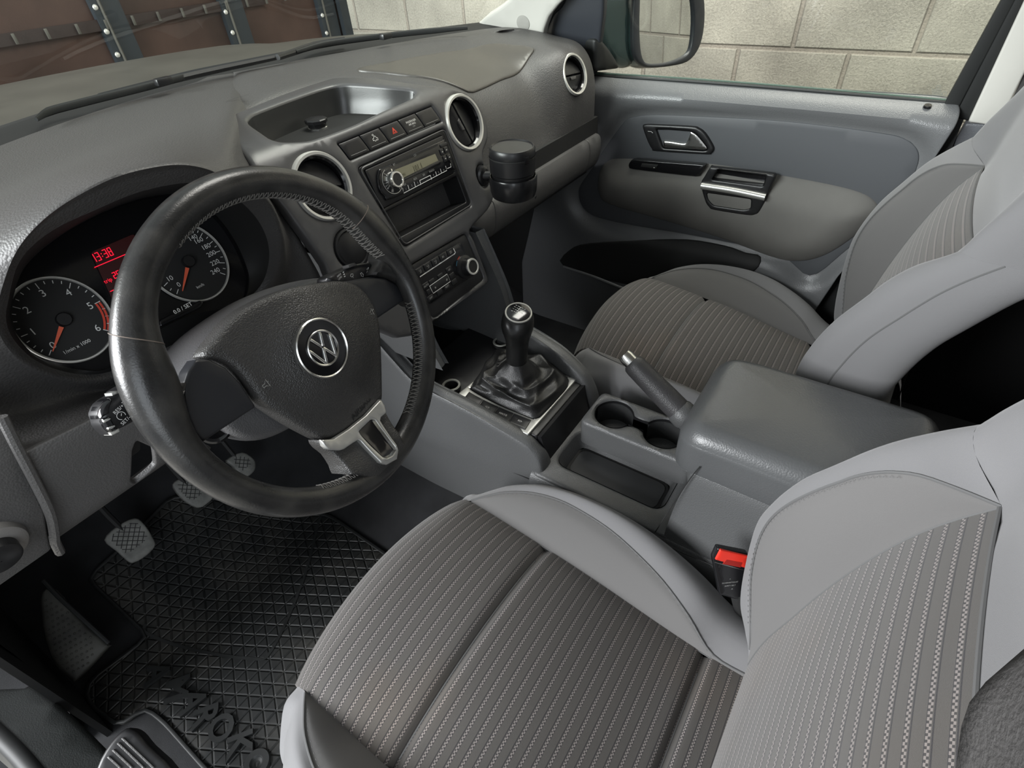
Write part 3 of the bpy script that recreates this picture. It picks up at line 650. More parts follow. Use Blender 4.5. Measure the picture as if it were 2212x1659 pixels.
# tray
L0 = BZ.P(tray, -.003); L1 = L0+(L0.mean(0)-L0)*np.array([.10, .05, 0]); L1[:, 2] = -.232
n_ = len(L0); mid = (L0+L1)/2+(L1-L0)*np.array([-.2, -.2, 0])
grid('tray_wall', np.array([L0, mid, L1]), M_['traydark'], dash, 3, 1, closed=True)
sheet('tray_floor', TF, L1[:, :2]*np.array([1, -1])+np.array([0, .99]), M_['mattblack'], dash, step=.02, h=0, thick=.003)
grv = []
for a, b in ((cr((600, 0, 2.962))((300, 730), (370, 785))), (c2((420, 705), (500, 735))), (c2((500, 690), (640, 715))), (c2((0, 850), (60, 880)))):
    pa, pb = U(*a, z=-.2315), U(*b, z=-.2315); tube('tray_rib', [pa, pb], .0006, M_['dash'], dash, 6, sm=1)
soc = U(683, 262, z=-.218)
pl = lathe('socket_cap', [(.004, -.014), (.0145, -.010), (.0155, -.004), (.0185, -.002), (.019, .003), (.0175, .0045), (.0005, .006)], soc, (0, 0, 1), M_['black'], dash, 10, sharp=.3)
lathe('socket_rim', [(.0135, -.014), (.0165, -.013), (.0165, -.009), (.0150, -.008)], soc, (0, 0, 1), M_['chrome'], pl, 32)
# vents
NB = np.array([0, -math.cos(.32), math.sin(.32)]); NB /= np.linalg.norm(NB)
def vent(c, rr, axis, vane, parent=dash, seam=False):
    A = np.array(axis, float); A /= np.linalg.norm(A)
    v = lathe('air_vent', [(rr+.0025, -.006), (rr+.002, .002), (rr, .0055), (rr-.0035, .005), (rr-.0045, .001), (rr-.005, -.02)], c, A, M_['ring'], parent, 72)
    lathe('vent_throat', [(rr-.0045, .0), (rr-.0075, -.003), (rr-.0085, -.026), (.0005, -.026)], c, A, M_['blackgloss'], v, 60)
    e = np.array(vane, float); e -= A*(e@A); e /= np.linalg.norm(e); g = np.cross(A, e); R = rr-.0095
    # two half discs of the shutter meeting at a ridge
    V = []; F = []
    S_ = Plane(np.array(c)-A*.010, e, g)
    if S_.n@A < 0: S_ = Plane(np.array(c)-A*.010, e, -g)
    for sg in (1, -1):
        o = [(math.cos(t)*R, sg*math.sin(t)*R+sg*.0008) for t in np.linspace(.03, math.pi-.03, 28)]
        sheet('shutter', S_, o, M_['black'], v, step=.012, thick=.004, r=.001, hf=lambda p: .006-np.abs(p[:, 1])*.28)
    sheet('shutter_tab', S_, rnd([(-.012, -.003), (.012, -.003), (.009, -.010), (-.009, -.010)], .002), M_['dash'], v, step=.01, h=.007, thick=.004, r=.0012)
    return v
vent(BZ.P(C1v)[0], .0475, NB, (1, 0, -.35)); vent(BZ.P(C2v)[0], .0475, NB, (.25, 0, -1)); 
NS = np.array([-.1, -math.cos(.34), math.sin(.34)])
vS = tuple(U(1240, 161, y=.672))
vent(vS, .0435, NS, (1, 0, -.1))
bm_ = bmesh.new(); bm_.from_mesh(padobj.data); va, vc = Vector(NS).normalized(), Vector(vS)
def vd(p): d = p-vc; return (d-va*d.dot(va)).length if abs(d.dot(va)) < .08 else 9
ed = set(e for f in bm_.faces if vd(f.calc_center_median()) < .062 for e in f.edges)
bmesh.ops.subdivide_edges(bm_, edges=list(ed), cuts=5, use_grid_fill=True)
bmesh.ops.delete(bm_, geom=[f for f in bm_.faces if vd(f.calc_center_median()) < .0435], context='FACES')
bm_.to_mesh(padobj.data); bm_.free(); finish(padobj.data, .9)
lathe('vent_pod', [(.0500, -.030), (.0492, -.012), (.0470, -.002), (.0455, .0005)], vS, NS, M_['dash'], dash, 60)
# blanked loudspeaker disc left of the climate panel
lathe('blank_disc', [(.0315, -.004), (.0305, .003), (.0275, .004), (.026, .001), (.0245, .002), (.0005, .002)], BZ.P(C4v)[0], NB, M_['black'], dash, 56)
# vent mount hole filled
# switch row
u0, u1, u2_, u3_ = [np.array(q) for q in btq]
bt = [None]*5
fr = [0, .235, .447, .645, .832, 1.]; fr = [0, .243, .46, .655, .832, 1.0]
BW = 5
names_b = []
for i in range(5):
    f0, f1 = i/5, (i+1)/5; gx = .0009
    a = u0+(u1-u0)*f0; b = u0+(u1-u0)*f1; c = u3_+(u2_-u3_)*f1; d = u3_+(u2_-u3_)*f0
    ex = (u1-u0)/np.linalg.norm(u1-u0)*gx; ey = (u3_-u0)/np.linalg.norm(u3_-u0)*gx
    bb = sheet('dash_button', BZ, rnd([a+ex+ey, b-ex+ey, c-ex-ey, d+ex-ey], .0012), M_['blackgloss'] if 0 else M_['black'], dash, step=.01, h=.0005, thick=.01, r=.0012)
    m0 = d*.82+a*.18; m1 = c*.82+b*.18; strokes('button_line', BZ, [[m0+(m1-m0)*.14, m0+(m1-m0)*.86]], .0006, M_['greymark'], bb, .0009)
    cc = (a+b+c+d)/4; k = (u3_-u0)*.5
    if i == 1:
        L = [[cc+np.array(q)*(.0052, -.0052) for q in ((-1, -.3), (-.9, .25), (-.35, .35), (-.1, .8), (.5, .7), (.6, .2), (1, .1), (.95, -.45), (.55, -.55), (.35, -.15), (.1, -.5), (-.4, -.6), (-.55, -.2), (-1, -.3))], [cc+np.array(q)*(.0052, -.0052) for q in ((.1, 1.0), (-.1, 1.5))], [cc+np.array(q)*(.0052, -.0052) for q in ((-.3, 1.0), (-.5, 1.4))]]
        strokes('load_light_symbol', BZ, L, .0008, M_['white'], bb, .0012)
    if i == 2:
        tri = lambda s: [cc+np.array((0, -1.))*s, cc+np.array((-.95, .62))*s, cc+np.array((.95, .62))*s, cc+np.array((0, -1.))*s]
        strokes('warning_triangle', BZ, [tri(.0052), tri(.0028)], .0013, M_['redmark'], bb, .0012)
    if i == 3:
        join('airbag_marking', [text('t', 'PASSENGER', BZ, cc+np.array((0, -.0042)), .0046, 0, M_['white'], None, .0012), text('t', 'AIR BAG', BZ, cc+np.array((0, .0002)), .0046, 0, M_['white'], None, .0012)], M_['white'], bb)
        text('off_marking', 'OFF', BZ, cc+np.array((.002, .0045)), .0038, 0, M_['greymark'], bb, .0012)
# radio slot frame and pocket
FP = Plane((0, .652, -.296), (1, 0, 0), (0, .3147, .949))
if FP.n[1] > 0: FP = Plane((0, .652, -.296), (1, 0, 0), (0, .3147, .949)); FP.n = -FP.n
def fh(*L): return hits(FP, L)
fr_o = rnd(FPo := hits(FP, c3((368, 742), (1345, 292), (1662, 1160), (905, 1632))), .010)
rad_o = hits(FP, c3((455, 768), (1320, 378), (1462, 788), (652, 1195)))
pk_o = hits(FP, c3((672, 1245), (1490, 828), (1600, 1120), (800, 1545)))
frm = sheet('radio_slot_frame', FP, fr_o, M_['black'], dash, holes=[rad_o, rnd(pk_o, .004)], step=.015, h=-.001, thick=.012, r=.002)
tube('slot_trim', [p for p in FP.P(rnd(hits(FP, c3((390, 755), (1340, 310), (1645, 1150), (895, 1605))), .010), .0022)], .0012, M_['bezel'], dash, 6, closed=True, sm=1)
pc = rnd(pk_o, .004)
wall('pocket_wall', FP, pc, -.002, -.11, M_['black'], frm, .002)
sheet('pocket_back', FP, pc, M_['mattblack'], frm, step=.03, h=-.109, thick=.002)
# radio
rad = sheet('car_radio', FP, rnd(rad_o, .002), M_['black'], dash, step=.012, h=.0015, thick=.04, r=.0012)
cx3 = lambda *L: hits(FP, c3(*L))
sheet('face_plate', FP, catmull(cx3((590, 775), (700, 720), (1290, 440), (1325, 450), (1430, 740), (1395, 775), (760, 1085), (660, 1060), (590, 960)), 3, True), M_['blackgloss'], rad, step=.012, h=.006, thick=.006, r=.002)
sheet('disc_slot', FP, cx3((730, 700), (1240, 478), (1250, 500), (742, 722)), M_['mattblack'], rad, step=.02, h=.0066, thick=.001)
disp = sheet('display', FP, cx3((765, 770), (1215, 590), (1250, 665), (815, 880)), M_['lcd'], rad, step=.02, h=.0068, thick=.001)
M_['lcddark'] = mat('lcd_segments', (.07, .065, .04), .4)
dc = cx3((1020, 742))[0]; text('frequency', '101.1', FP, dc, .0135, 0, M_['lcddark'], disp, .0072, sx=.8)
text('band_marking', 'FM1', FP, cx3((860, 825))[0], .0062, 0, M_['lcddark'], disp, .0072)
sheet('display_lip', FP, cx3((820, 885), (1250, 668), (1275, 690), (1260, 712), (835, 905)), M_['blackgloss'], rad, step=.02, h=.0085, thick=.002, r=.0006)
kc = cx3((735, 890))[0]
kn = lathe('volume_knob', [(.0195, 0), (.0185, .003), (.0140, .004), (.0138, .015), (.0125, .0175), (.0100, .0175), (.0095, .0165), (.0005, .0165)], FP.P(kc, .004)[0], FP.n, [M_['chrome'], M_['black']], rad, 48)
for p in kn.data.polygons:
    c = sum((kn.data.vertices[i].co for i in p.vertices), Vector())/len(p.vertices); d_ = np.array(c)-FP.P(kc, .004)[0]; h_ = d_@FP.n; r_ = np.linalg.norm(d_-h_*FP.n)
    p.material_index = 1 if (r_ < .0096 or h_ < .0035) else 0
ring_ = [kc+np.array((math.cos(a), math.sin(a)))*.0205 for a in np.linspace(1.9, 5.4, 30)]
strokes('knob_arc', FP, [ring_], .0012, M_['silver'], rad, .0072)
bl = np.array(cx3((850, 975), (862, 1030), (1345, 775), (1330, 728)))
L = [[bl[0], bl[1], bl[2], bl[3]]]
for q in ((908, 940), (978, 905), (1040, 888), (1160, 830), (1218, 790), (1272, 760)):
    t = cx3(q, (q[0]+14, q[1]+48)); L.append([t[0], t[1]])
L.append(list(cx3((1040, 888), (1160, 830)))); L.append(list(cx3((1385, 700), (1392, 735), (1350, 755))))
strokes('button_outlines', FP, L, .0010, M_['white'], rad, .0072)
for s, q in (('1', (888, 985)), ('2', (952, 945)), ('3', (1018, 915)), ('4', (1195, 828)), ('5', (1252, 798)), ('6', (1310, 770)), ('MIX', (870, 935)), ('RDS', (990, 870)), ('RADIO', (1175, 780)), ('SD', (1085, 825)), ('CD', (988, 608)), ('BT', (755, 712))): text('radio_lettering', s, FP, cx3(q)[0], .0045, 0, M_['greymark'], rad, .0073)
for q in ((1290, 570), (1335, 548), (1325, 645), (1370, 628)):
    c = cx3(q)[0]; kb = sheet('radio_button', FP, rnd([c+np.array(v) for v in ((-.0042, -.0052), (.0042, -.0052), (.0042, .0052), (-.0042, .0052))], .001), M_['black'], rad, step=.01, h=.0080, thick=.002, r=.0006)
    strokes('arrow_mark', FP, [[c+np.array((-.001, 0)), c+np.array((.001, 0))]], .0012, M_['white'], kb, .0084)
c = cx3((1310, 490))[0]; sheet('radio_button', FP, [c+np.array(v) for v in ((-.009, -.003), (.009, -.003), (.009, .003), (-.009, .003))], M_['black'], rad, step=.01, h=.0078, thick=.002, r=.0006)
# climate control
cx4 = lambda *L: hits(FP, c4(*L))
cl_o = rnd(cx4((130, 660), (1215, 25), (1560, 860), (640, 1590)), .010)
cl = sheet('climate_panel', FP, cl_o, M_['black'], dash, step=.015, h=-.001, thick=.03, r=.003)
sheet('climate_face', FP, rnd(cx4((215, 730), (1120, 185), (1400, 760), (560, 1310)), .006), M_['blackgloss'], cl, step=.015, h=.0005, thick=.003, r=.001)
for i in range(5):
    q = [(375, 715), (515, 630), (650, 545), (787, 455), (925, 370)][i]; c = cx4(q)[0]; e1 = cx4((925, 370))[0]-cx4((375, 715))[0]; e1 /= np.linalg.norm(e1); e2 = np.array([-e1[1], e1[0]])
    b_ = sheet('climate_button', FP, rnd([c+e1*a+e2*b for a, b in ((-.0078, -.0060), (.0078, -.0060), (.0078, .0060), (-.0078, .0060))], .001), M_['black'], cl, step=.01, h=.0025, thick=.002, r=.0006)
    sy = [[(-.4, -.9), (.5, -.9), (.9, .2), (.5, .9)], [(-.4, -.9), (.5, -.9), (.9, .2), (.5, .9)], [(-.4, -.9), (.5, -.9), (.9, .2), (.5, .9)], [(-.9, -.4), (-.5, .4), (.5, .4), (.9, -.4), (-.9, -.4)], [(-.8, -.6), (-.8, .6), (.8, .6), (.8, -.6), (-.8, -.6)]][i]
    strokes('air_flow_symbol', FP, [[c+np.array(v)*.0030 for v in sy], [c+np.array((-.002, .0018)), c+np.array((0.0005, -.0002))]], .0007, M_['greymark'], b_, .0029)
strokes('white_bracket', FP, [list(cx4((385, 812), (1005, 400), (1018, 375), (985, 310)))], .0017, M_['white'], cl, .0012)
blk = sheet('fan_rocker', FP, rnd(cx4((545, 980), (858, 762), (918, 895), (610, 1110)), .001), M_['black'], cl, step=.01, h=.0025, thick=.002, r=.0006)
strokes('rocker_outline', FP, [list(cx4((545, 980), (858, 762), (918, 895), (610, 1110), (545, 980)))], .0010, M_['white'], blk, .0030)
strokes('fan_symbols', FP, [list(cx4((640, 1000), (658, 1015))), list(cx4((655, 998), (645, 1018))), list(cx4((845, 855), (862, 875))), list(cx4((860, 850), (845, 880)))], .0014, M_['greymark'], blk, .0030)
for s, q in (('AUTO', (490, 970)), ('AC', (905, 685)), ('REST', (865, 985)), ('OFF', (575, 1190))):
    c = cx4(q)[0]; b_ = sheet('climate_button', FP, rnd([c+np.array(v) for v in ((-.0075, -.0050), (.0075, -.0050), (.0075, .0050), (-.0075, .0050))], .001), M_['black'], cl, step=.01, h=.002, thick=.002, r=.0006)
    text('button_text', s, FP, c, .0048, 0, M_['greymark'], b_, .0025)
for q in ((600, 900), (755, 800), (960, 790), (1000, 900), (560, 1070), (740, 1090)):
    c = cx4(q)[0]; sheet('climate_button', FP, rnd([c+np.array(v) for v in ((-.0070, -.0045), (.0070, -.0045), (.0070, .0045), (-.0070, .0045))], .001), M_['black'], cl, step=.01, h=.002, thick=.002, r=.0006)
kc = cx4((1200, 640))[0]
kb = lathe('temperature_knob', [(.0235, 0), (.0225, .004), (.0175, .006), (.0168, .019), (.0150, .021), (.0115, .0215)], FP.P(kc, 0)[0], FP.n, M_['black'], cl, 48)
lathe('knob_ring', [(.0158, .0208), (.0150, .0225), (.0125, .0225), (.0118, .0213)], FP.P(kc, 0)[0], FP.n, M_['ring'], kb, 48)
lathe('knob_cap', [(.0119, .0214), (.0005, .0214)], FP.P(kc, 0)[0], FP.n, M_['mattblack'], kb, 40)
strokes('red_arc', FP, [[kc+np.array((math.cos(a), math.sin(a)))*.0245 for a in np.linspace(1.75, 2.1, 6)]], .0011, M_['redmark'], cl, .0012)
M_['bluemark'] = mat('blue_marking', (.05, .16, .25), .5)
strokes('blue_arc', FP, [[kc+np.array((math.cos(a), math.sin(a)))*.0245 for a in np.linspace(2.2, 2.6, 6)]], .0011, M_['bluemark'], cl, .0012)
# stack sides down to the console and the open shelf below the climate panel
def ft(x, z, b=0.): return (x, .652+(z+.296)*.3315+b, z)
for sg, nm in ((1, 'stack_side'), (-1, 'stack_side')):
    prof = [(.118, -.44), (.124, -.50), (.128, -.56), (.124, -.61)]+([(.121, -.65), (.118, -.70)] if sg > 0 else [])
    rows = [[(sg*(x-.022), .92, z), (sg*(x-.024), .72, z), ft(sg*(x-.024), z, .012), ft(sg*(x-.020), z, .004), ft(sg*(x-.004), z, .001), ft(sg*x, z, .006), (sg*(x+.004), .70, z), (sg*(x+.01), .95, z)] for x, z in prof]
    grid(nm, rows, M_['console'], dash, 4, 3)

# ================================================================== STEERING WHEEL
WC = np.array([-.4099, .4368, -.3211]); WT, WY, WR = .3783, .1556, .1737
wn = np.array([-math.sin(WY)*math.cos(WT), math.cos(WY)*math.cos(WT), -math.sin(WT)])   # points to the dashboard
wx = np.array([math.cos(WY), math.sin(WY), 0.]); wy = np.cross(wx, wn)
if wy[2] < 0: wy = -wy
WP = Plane(WC, wx, wy)
if WP.n@wn > 0: WP.n = -WP.n      # heights grow towards the driver
wheel = thing('steering_wheel', 'worn black leather steering wheel with stitched rim and three spokes', 'steering wheel', tuple(WC))
# rim, thicker at the ten and two positions
n1, n2 = 144, 20; V = []; F = []
def bump(a, c, w_): d = (a-c+math.pi) % (2*math.pi)-math.pi; return math.exp(-(d/w_)**2)
for i in range(n1):
    a = 2*math.pi*i/n1; th = .0152+.0032*(bump(a, .42, .28)+bump(a, math.pi-.42, .28))+.0012*bump(a, -math.pi/2, .4)
    ins = .004*(bump(a, .35, .25)+bump(a, math.pi-.35, .25))
    for k in range(n2):
        b = 2*math.pi*k/n2; r_ = WR-ins+(th+ins)*math.cos(b)*(1.0 if math.cos(b) > 0 else 1.05); h_ = th*1.02*math.sin(b)
        V.append(WC+wx*r_*math.cos(a)+wy*r_*math.sin(a)+WP.n*h_)
for i in range(n1):
    for k in range(n2): F.append((i*n2+k, i*n2+(k+1) % n2, ((i+1) % n1)*n2+(k+1) % n2, ((i+1) % n1)*n2+k))
rim = mesh('rim', V, F, M_['rim'], wheel)
# seams of the leather and the lacing inside the rim
M_['seam'] = mat('leather_seam', (.16, .13, .11), .7)
def rimpt(a, b, e=0.):
    th = .0152+.0032*(bump(a, .42, .28)+bump(a, math.pi-.42, .28))+.0012*bump(a, -math.pi/2, .4); ins = .004*(bump(a, .35, .25)+bump(a, math.pi-.35, .25))
    r_ = WR-ins+(th+ins)*math.cos(b)*(1.0 if math.cos(b) > 0 else 1.05)+e*math.cos(b); return WC+wx*r_*math.cos(a)+wy*r_*math.sin(a)+WP.n*(th*1.02*math.sin(b)+e*math.sin(b))
wq = WP.hit((248, 722)); aL = math.atan2(wq[1], wq[0])
for aa in (aL, math.atan2(*reversed(WP.hit((790, 440))))):
    tube('leather_seam', [rimpt(aa+.05*math.sin(b*.5), b, .0001) for b in np.linspace(-.6, 2.9, 20)], .0005, M_['seam'], rim, 5, sm=2)
st = []
for a0, a1 in ((math.radians(-70), math.radians(-15)), (math.radians(12), math.radians(112)), (math.radians(-128), math.radians(-104))):
    a = a0
    while a < a1:
        z = [rimpt(a, math.pi+.25+.0, .0006), rimpt(a+.012, math.pi-.18, .0009), rimpt(a+.024, math.pi-.62, .0006)]
        z2 = [rimpt(a+.024, math.pi+.25, .0006), rimpt(a+.012, math.pi-.18, .0009), rimpt(a, math.pi-.62, .0006)]
        st += [tube('s', z, .00055, M_['thread'], None, 4, sm=1), tube('s', z2, .00055, M_['thread'], None, 4, sm=1)]; a += .034
tag(join('lacing', st, M_['thread'], rim), None, None, kind='stuff')
def wh(L): return hits(WP, L)
# airbag cover
padq = cW((262, 745), (330, 640), (430, 520), (560, 430), (760, 345), (960, 310), (1080, 300), (1170, 322), (1235, 380), (1285, 470), (1306, 560), (1315, 700), (1330, 980), (1325, 1010), (1240, 1100), (1140, 1180), (1040, 1240), (975, 1240), (900, 1205), (800, 1150), (690, 1080), (600, 1010), (520, 900), (440, 810), (360, 765))
PADP = WP.up(-.010)
padc = np.array(PADP.hit((697, 752)))
def padh(p):
    d = np.linalg.norm((p-padc)*np.array([1, 1.05]), axis=1); return .012*np.exp(-(d/.060)**4)+.012*np.exp(-(d/.09)**2)
pd = sheet('airbag_cover', PADP, catmull(hits(PADP, padq), 3, True), M_['pad'], wheel, step=.007, h=.004, thick=.022, r=.006, hf=padh)
etop = PADP.P(padc, .004+.0243)[0]
EP = Plane(etop, wx, wy)
if EP.n@wn > 0: EP.n = -EP.n
ec = np.array(EP.hit((697, 752)))
lathe('emblem_ring', [(.0330, -.004), (.0330, .0012), (.0318, .0022), (.0306, .0012), (.0303, -.001)], EP.P(ec)[0], EP.n, M_['chrome'], pd, 80)
lathe('emblem_base', [(.0305, .0), (.0005, .0006)], EP.P(ec)[0], EP.n, M_['blackgloss'], pd, 64)
er = .0200
emb = [lathe('e', [(er, 0), (er, .0016), (er-.0008, .0022), (er-.0022, .0016), (er-.0024, 0)], EP.P(ec, .0004)[0], EP.n, M_['chrome'], None, 64)]
er2 = er-.0018
def bar(p, q, w_=.0030):
    p, q = np.array(p)*er2, np.array(q)*er2; d = (q-p)/np.linalg.norm(q-p); n_ = np.array([-d[1], d[0]])*w_/2
    return sheet('b', EP, [ec+p+n_, ec+p-n_, ec+q-n_, ec+q+n_], M_['chrome'], None, step=.004, h=.0026, thick=.002, r=.0008)
vb = (-.0, .10); 
for p, q in (((-.42, .90), (-.06, .12)), ((.42, .90), (.06, .12)), ((-.90, .42), (-.42, -.88)), ((.90, .42), (.42, -.88)), ((-.42, -.88), (0, .02)), ((.42, -.88), (0, .02))): emb.append(bar(p, q))
join('emblem', emb, M_['chrome'], pd)
ab = np.array(PADP.hit(cW((1190, 1055))[0]))
text('airbag_emboss', 'AIRBAG', PADP, ab, .0105, .05, M_['mattblack'], pd, .0052+.004, depth=.001)
for q, an in (((1245, 490), .3), ((620, 915), -.3)):
    c = np.array(PADP.hit(cW(q)[0])); f = .0045
    hh = float(padh(np.array([c]))[0])+.0045
    strokes('horn_mark', PADP, [[c+np.array(v)*f for v in ((-1, -.3), (-.2, -.3), (.5, -1), (.5, 1), (-.2, .3), (-1, .3), (-1, -.3))], [c+np.array(v)*f for v in ((.5, .1), (1.2, .4))]], .0006, M_['greymark'], pd, hh)
# spokes
def spoke(nm, q, m_, h=-.004, th=.020, r=.004, hfun=None):
    return sheet(nm, WP, catmull(wh(q), 2, True), m_, wheel, step=.012, h=h, thick=th, r=r, hf=hfun)
lsp = sheet('spoke', WP, wh(cW((180, 905), (205, 830), (250, 762), (330, 758), (430, 810), (520, 905), (605, 1035), (610, 1048), (290, 1262), (240, 1200), (195, 1090), (178, 1000))), M_['spoke'], wheel, step=.012, h=-.006, thick=.018, r=.003)
sheet('spoke', WP, wh(cW((1080, 300), (1180, 285), (1300, 262), (1380, 272), (1450, 310), (1490, 365), (1500, 405), (1310, 535), (1290, 470), (1240, 380), (1160, 320))), M_['spoke'], wheel, step=.012, h=-.006, thick=.018, r=.003)
# rim shoulders that carry the spokes (leather)
def shoulder(q): return sheet('rim_shoulder', WP, catmull(wh(q), 3, True), M_['rim'], wheel, step=.008, h=.004, thick=.026, r=.009)
shoulder(cW((60, 985), (20, 930), (-30, 900), (-60, 1050), (40, 1150), (160, 1250), (290, 1330), (330, 1290), (290, 1262), (235, 1200), (190, 1090), (172, 985), (180, 900), (130, 960), (95, 1000)))
shoulder(cW((1330, 120), (1330, 190), (1290, 255), (1380, 268), (1455, 310), (1500, 380), (1505, 420), (1560, 440), (1590, 380), (1560, 280), (1500, 180), (1420, 90)))
# bottom spoke
sph = lambda p: .019*np.clip((np.linalg.norm(p, axis=1)-.105)/.05, 0, 1)**1.5
bsp = sheet('lower_spoke', WP, catmull(wh(cW((975, 1245), (1040, 1240), (1140, 1180), (1240, 1100), (1330, 1005), (1350, 1040), (1380, 1150), (1420, 1250), (1445, 1290), (1430, 1350), (1380, 1420), (1300, 1465), (1240, 1470), (1160, 1450), (1115, 1450), (1095, 1400), (1050, 1330), (1000, 1290))), 2, True), M_['pad'], wheel, step=.009, h=-.003, thick=.02, r=.004, hf=lambda p: .019*np.clip((np.linalg.norm(p, axis=1)-.105)/.05, 0, 1)**1.5)
SV = WP.up(.002)
def sv(L): return hits(SV, cW(*L))
outl = sv([(975, 1245), (1045, 1240), (1140, 1180), (1240, 1100), (1328, 1003), (1345, 1040), (1348, 1085), (1318, 1110), (1312, 1130), (1372, 1304), (1362, 1358), (1300, 1392), (1266, 1380), (1192, 1252), (1180, 1245), (1095, 1300), (1070, 1308), (1005, 1300), (985, 1280)])
hole = sv([(1192, 1195), (1215, 1172), (1265, 1125), (1285, 1128), (1358, 1300), (1335, 1335), (1300, 1352), (1282, 1345), (1200, 1215)])
sl = sheet('silver_trim', SV, outl, M_['silver'], bsp, holes=[hole], step=.006, h=.0025, thick=.006, r=.0018, hf=sph)
wall('trim_recess', SV, hole, sph(hole)+.002, sph(hole)-.004, M_['chrome'], sl, .002); sheet('recess_floor', SV, hole, M_['blackgloss'], sl, step=.006, h=-.0018, thick=.001, hf=sph)
# --- steering column cowl
col = thing('steering_column_cowl', 'grey grained plastic cowl round the steering column behind the wheel', 'column cowl', (-.42, .50, -.34))
ca = wn
def colring(d, rx, ru, rl, sh=(0, 0)):
    out = []
    for k in range(28):
        t = 2*math.pi*k/28; r_ = ru if math.sin(t) > 0 else rl
        cx_, cy_ = abs(math.cos(t))**.75*math.copysign(1, math.cos(t)), abs(math.sin(t))**.75*math.copysign(1, math.sin(t))
        out.append(WC+ca*d+wx*(rx*cx_+sh[0])+wy*(r_*cy_+sh[1]))
    return out
grid('cowl', [colring(.034, .06, .03, .04), colring(.038, .100, .045, .062), colring(.050, .118, .054, .078), colring(.10, .112, .060, .085), colring(.16, .10, .058, .08), colring(.20, .09, .05, .06)], M_['column'], col, 4, 3, closed=True)
# ignition pocket on the left of the cowl: outline seen behind the rim
kq = U(372, 820, y=.452)
lathe('ignition_lock', [(.017, -.02), (.0165, .004), (.014, .005), (.0115, .002), (.0005, .002)], WC+ca*.060+wx*-.118+wy*-.020, -ca*.9-wx*.45, M_['blackgloss'], col, 40)
# --- stalks
sL = thing('control_stalk', 'black turn signal stalk with cruise control markings left of the wheel', 'stalk', tuple(U(260, 890, y=.47)), group=None)
SPl = Plane(U(260, 890, y=.462), (1, .25, .12), (-.05, .35, 1))
if SPl.n[1] > 0: SPl.n = -SPl.n
def sh_(L): return hits(SPl, cT(*L))
body = [(200, 890), (220, 790), (290, 660), (420, 560), (520, 500), (560, 420), (640, 370), (760, 300), (1100, 180), (1200, 700), (1010, 950), (760, 1110), (560, 1200), (450, 1290), (400, 1240), (330, 1180), (260, 1080), (235, 985)]
bq_ = catmull(sh_(body), 2, True)
stb = sheet('stalk_body', SPl, bq_, M_['black'], sL, step=.006, h=.012, thick=.022, r=.006)
sheet('end_cap', SPl, catmull(sh_([(205, 960), (215, 800), (290, 665), (420, 560), (470, 620), (440, 700), (420, 800), (430, 880), (330, 920), (240, 960)]), 2, True), M_['blackgloss'], sL, step=.006, h=.0135, thick=.02, r=.005)
sheet('rocker_switch', SPl, catmull(sh_([(240, 975), (320, 940), (400, 905), (440, 1000), (500, 1100), (545, 1180), (470, 1220), (410, 1235), (330, 1170), (270, 1080)]), 2, True), M_['blackgloss'], sL, step=.006, h=.0145, thick=.02, r=.004)
for q in ((300, 1000), (390, 1140)): sheet('rocker_rib', SPl, catmull(sh_([(q[0]-60, q[1]), (q[0]+60, q[1]-50), (q[0]+80, q[1]-10), (q[0]-40, q[1]+50)]), 2, True), M_['chrome'], sL, step=.006, h=.0165, thick=.004, r=.0015)
sheet('slide_switch', SPl, sh_([(405, 465), (520, 420), (540, 470), (425, 520)]), M_['silver'], sL, step=.006, h=.016, thick=.015, r=.001)
sheet('lower_cap', SPl, sh_([(410, 1240), (580, 1160), (600, 1220), (450, 1295)]), M_['ring'], sL, step=.006, h=.0125, thick=.016, r=.001)
t_ = [text('t', 'RES/+', SPl, sh_([(570, 785)])[0], .0042, .0, M_['white'], None, .0126), text('t', 'SET/-', SPl, sh_([(710, 1005)])[0], .0042, .0, M_['white'], None, .0126)]
cc = sh_([(620, 910)])[0]; t_.append(strokes('t', SPl, [[cc+np.array((math.cos(a), math.sin(a)))*.0034 for a in np.linspace(-.6, 4.1, 14)], [cc, cc+np.array((.0015, .0012))]], .0005, M_['white'], None, .0126))
for q in ((715, 625), (810, 690), (900, 735)):
    c = sh_([q])[0]; t_.append(strokes('t', SPl, [[c+np.array(v)*.0022 for v in ((0, 1), (.8, .8), (1.1, 0), (.8, -.8), (0, -1), (0, 1))], [c+np.array((-.0032, .0014)), c+np.array((-.001, .0014))], [c+np.array((-.0032, 0)), c+np.array((-.001, 0))], [c+np.array((-.0032, -.0014)), c+np.array((-.001, -.0014))]], .0006, M_['white'], None, .0126))
c = sh_([(795, 570)])[0]; t_.append(strokes('t', SPl, [[c+np.array((-.002, 0)), c+np.array((.002, 0))], [c+np.array((-.002, 0)), c+np.array((0, .002))]], .0012, M_['white'], None, .0126))
join('stalk_markings', t_, M_['white'], stb)
sR = thing('control_stalk', 'black wiper stalk with washer symbols right of the wheel hub', 'stalk', tuple(U(750, 590, y=.49)))
SPr = Plane(U(750, 590, y=.49), (1, .15, .05), (0, .35, 1))
if SPr.n[1] > 0: SPr.n = -SPr.n
def sr_(L): return hits(SPr, cW(*L))
sb2 = sheet('stalk_body', SPr, catmull(sr_([(990, 300), (1010, 265), (1080, 235), (1160, 200), (1240, 190), (1300, 205), (1330, 250), (1300, 300), (1200, 340), (1060, 340)]), 2, True), M_['black'], sR, step=.006, h=.010, thick=.022, r=.006)
sheet('slide_switch', SPr, sr_([(1095, 210), (1140, 195), (1150, 210), (1105, 226)]), M_['dash'], sR, step=.006, h=.014, thick=.012, r=.001)
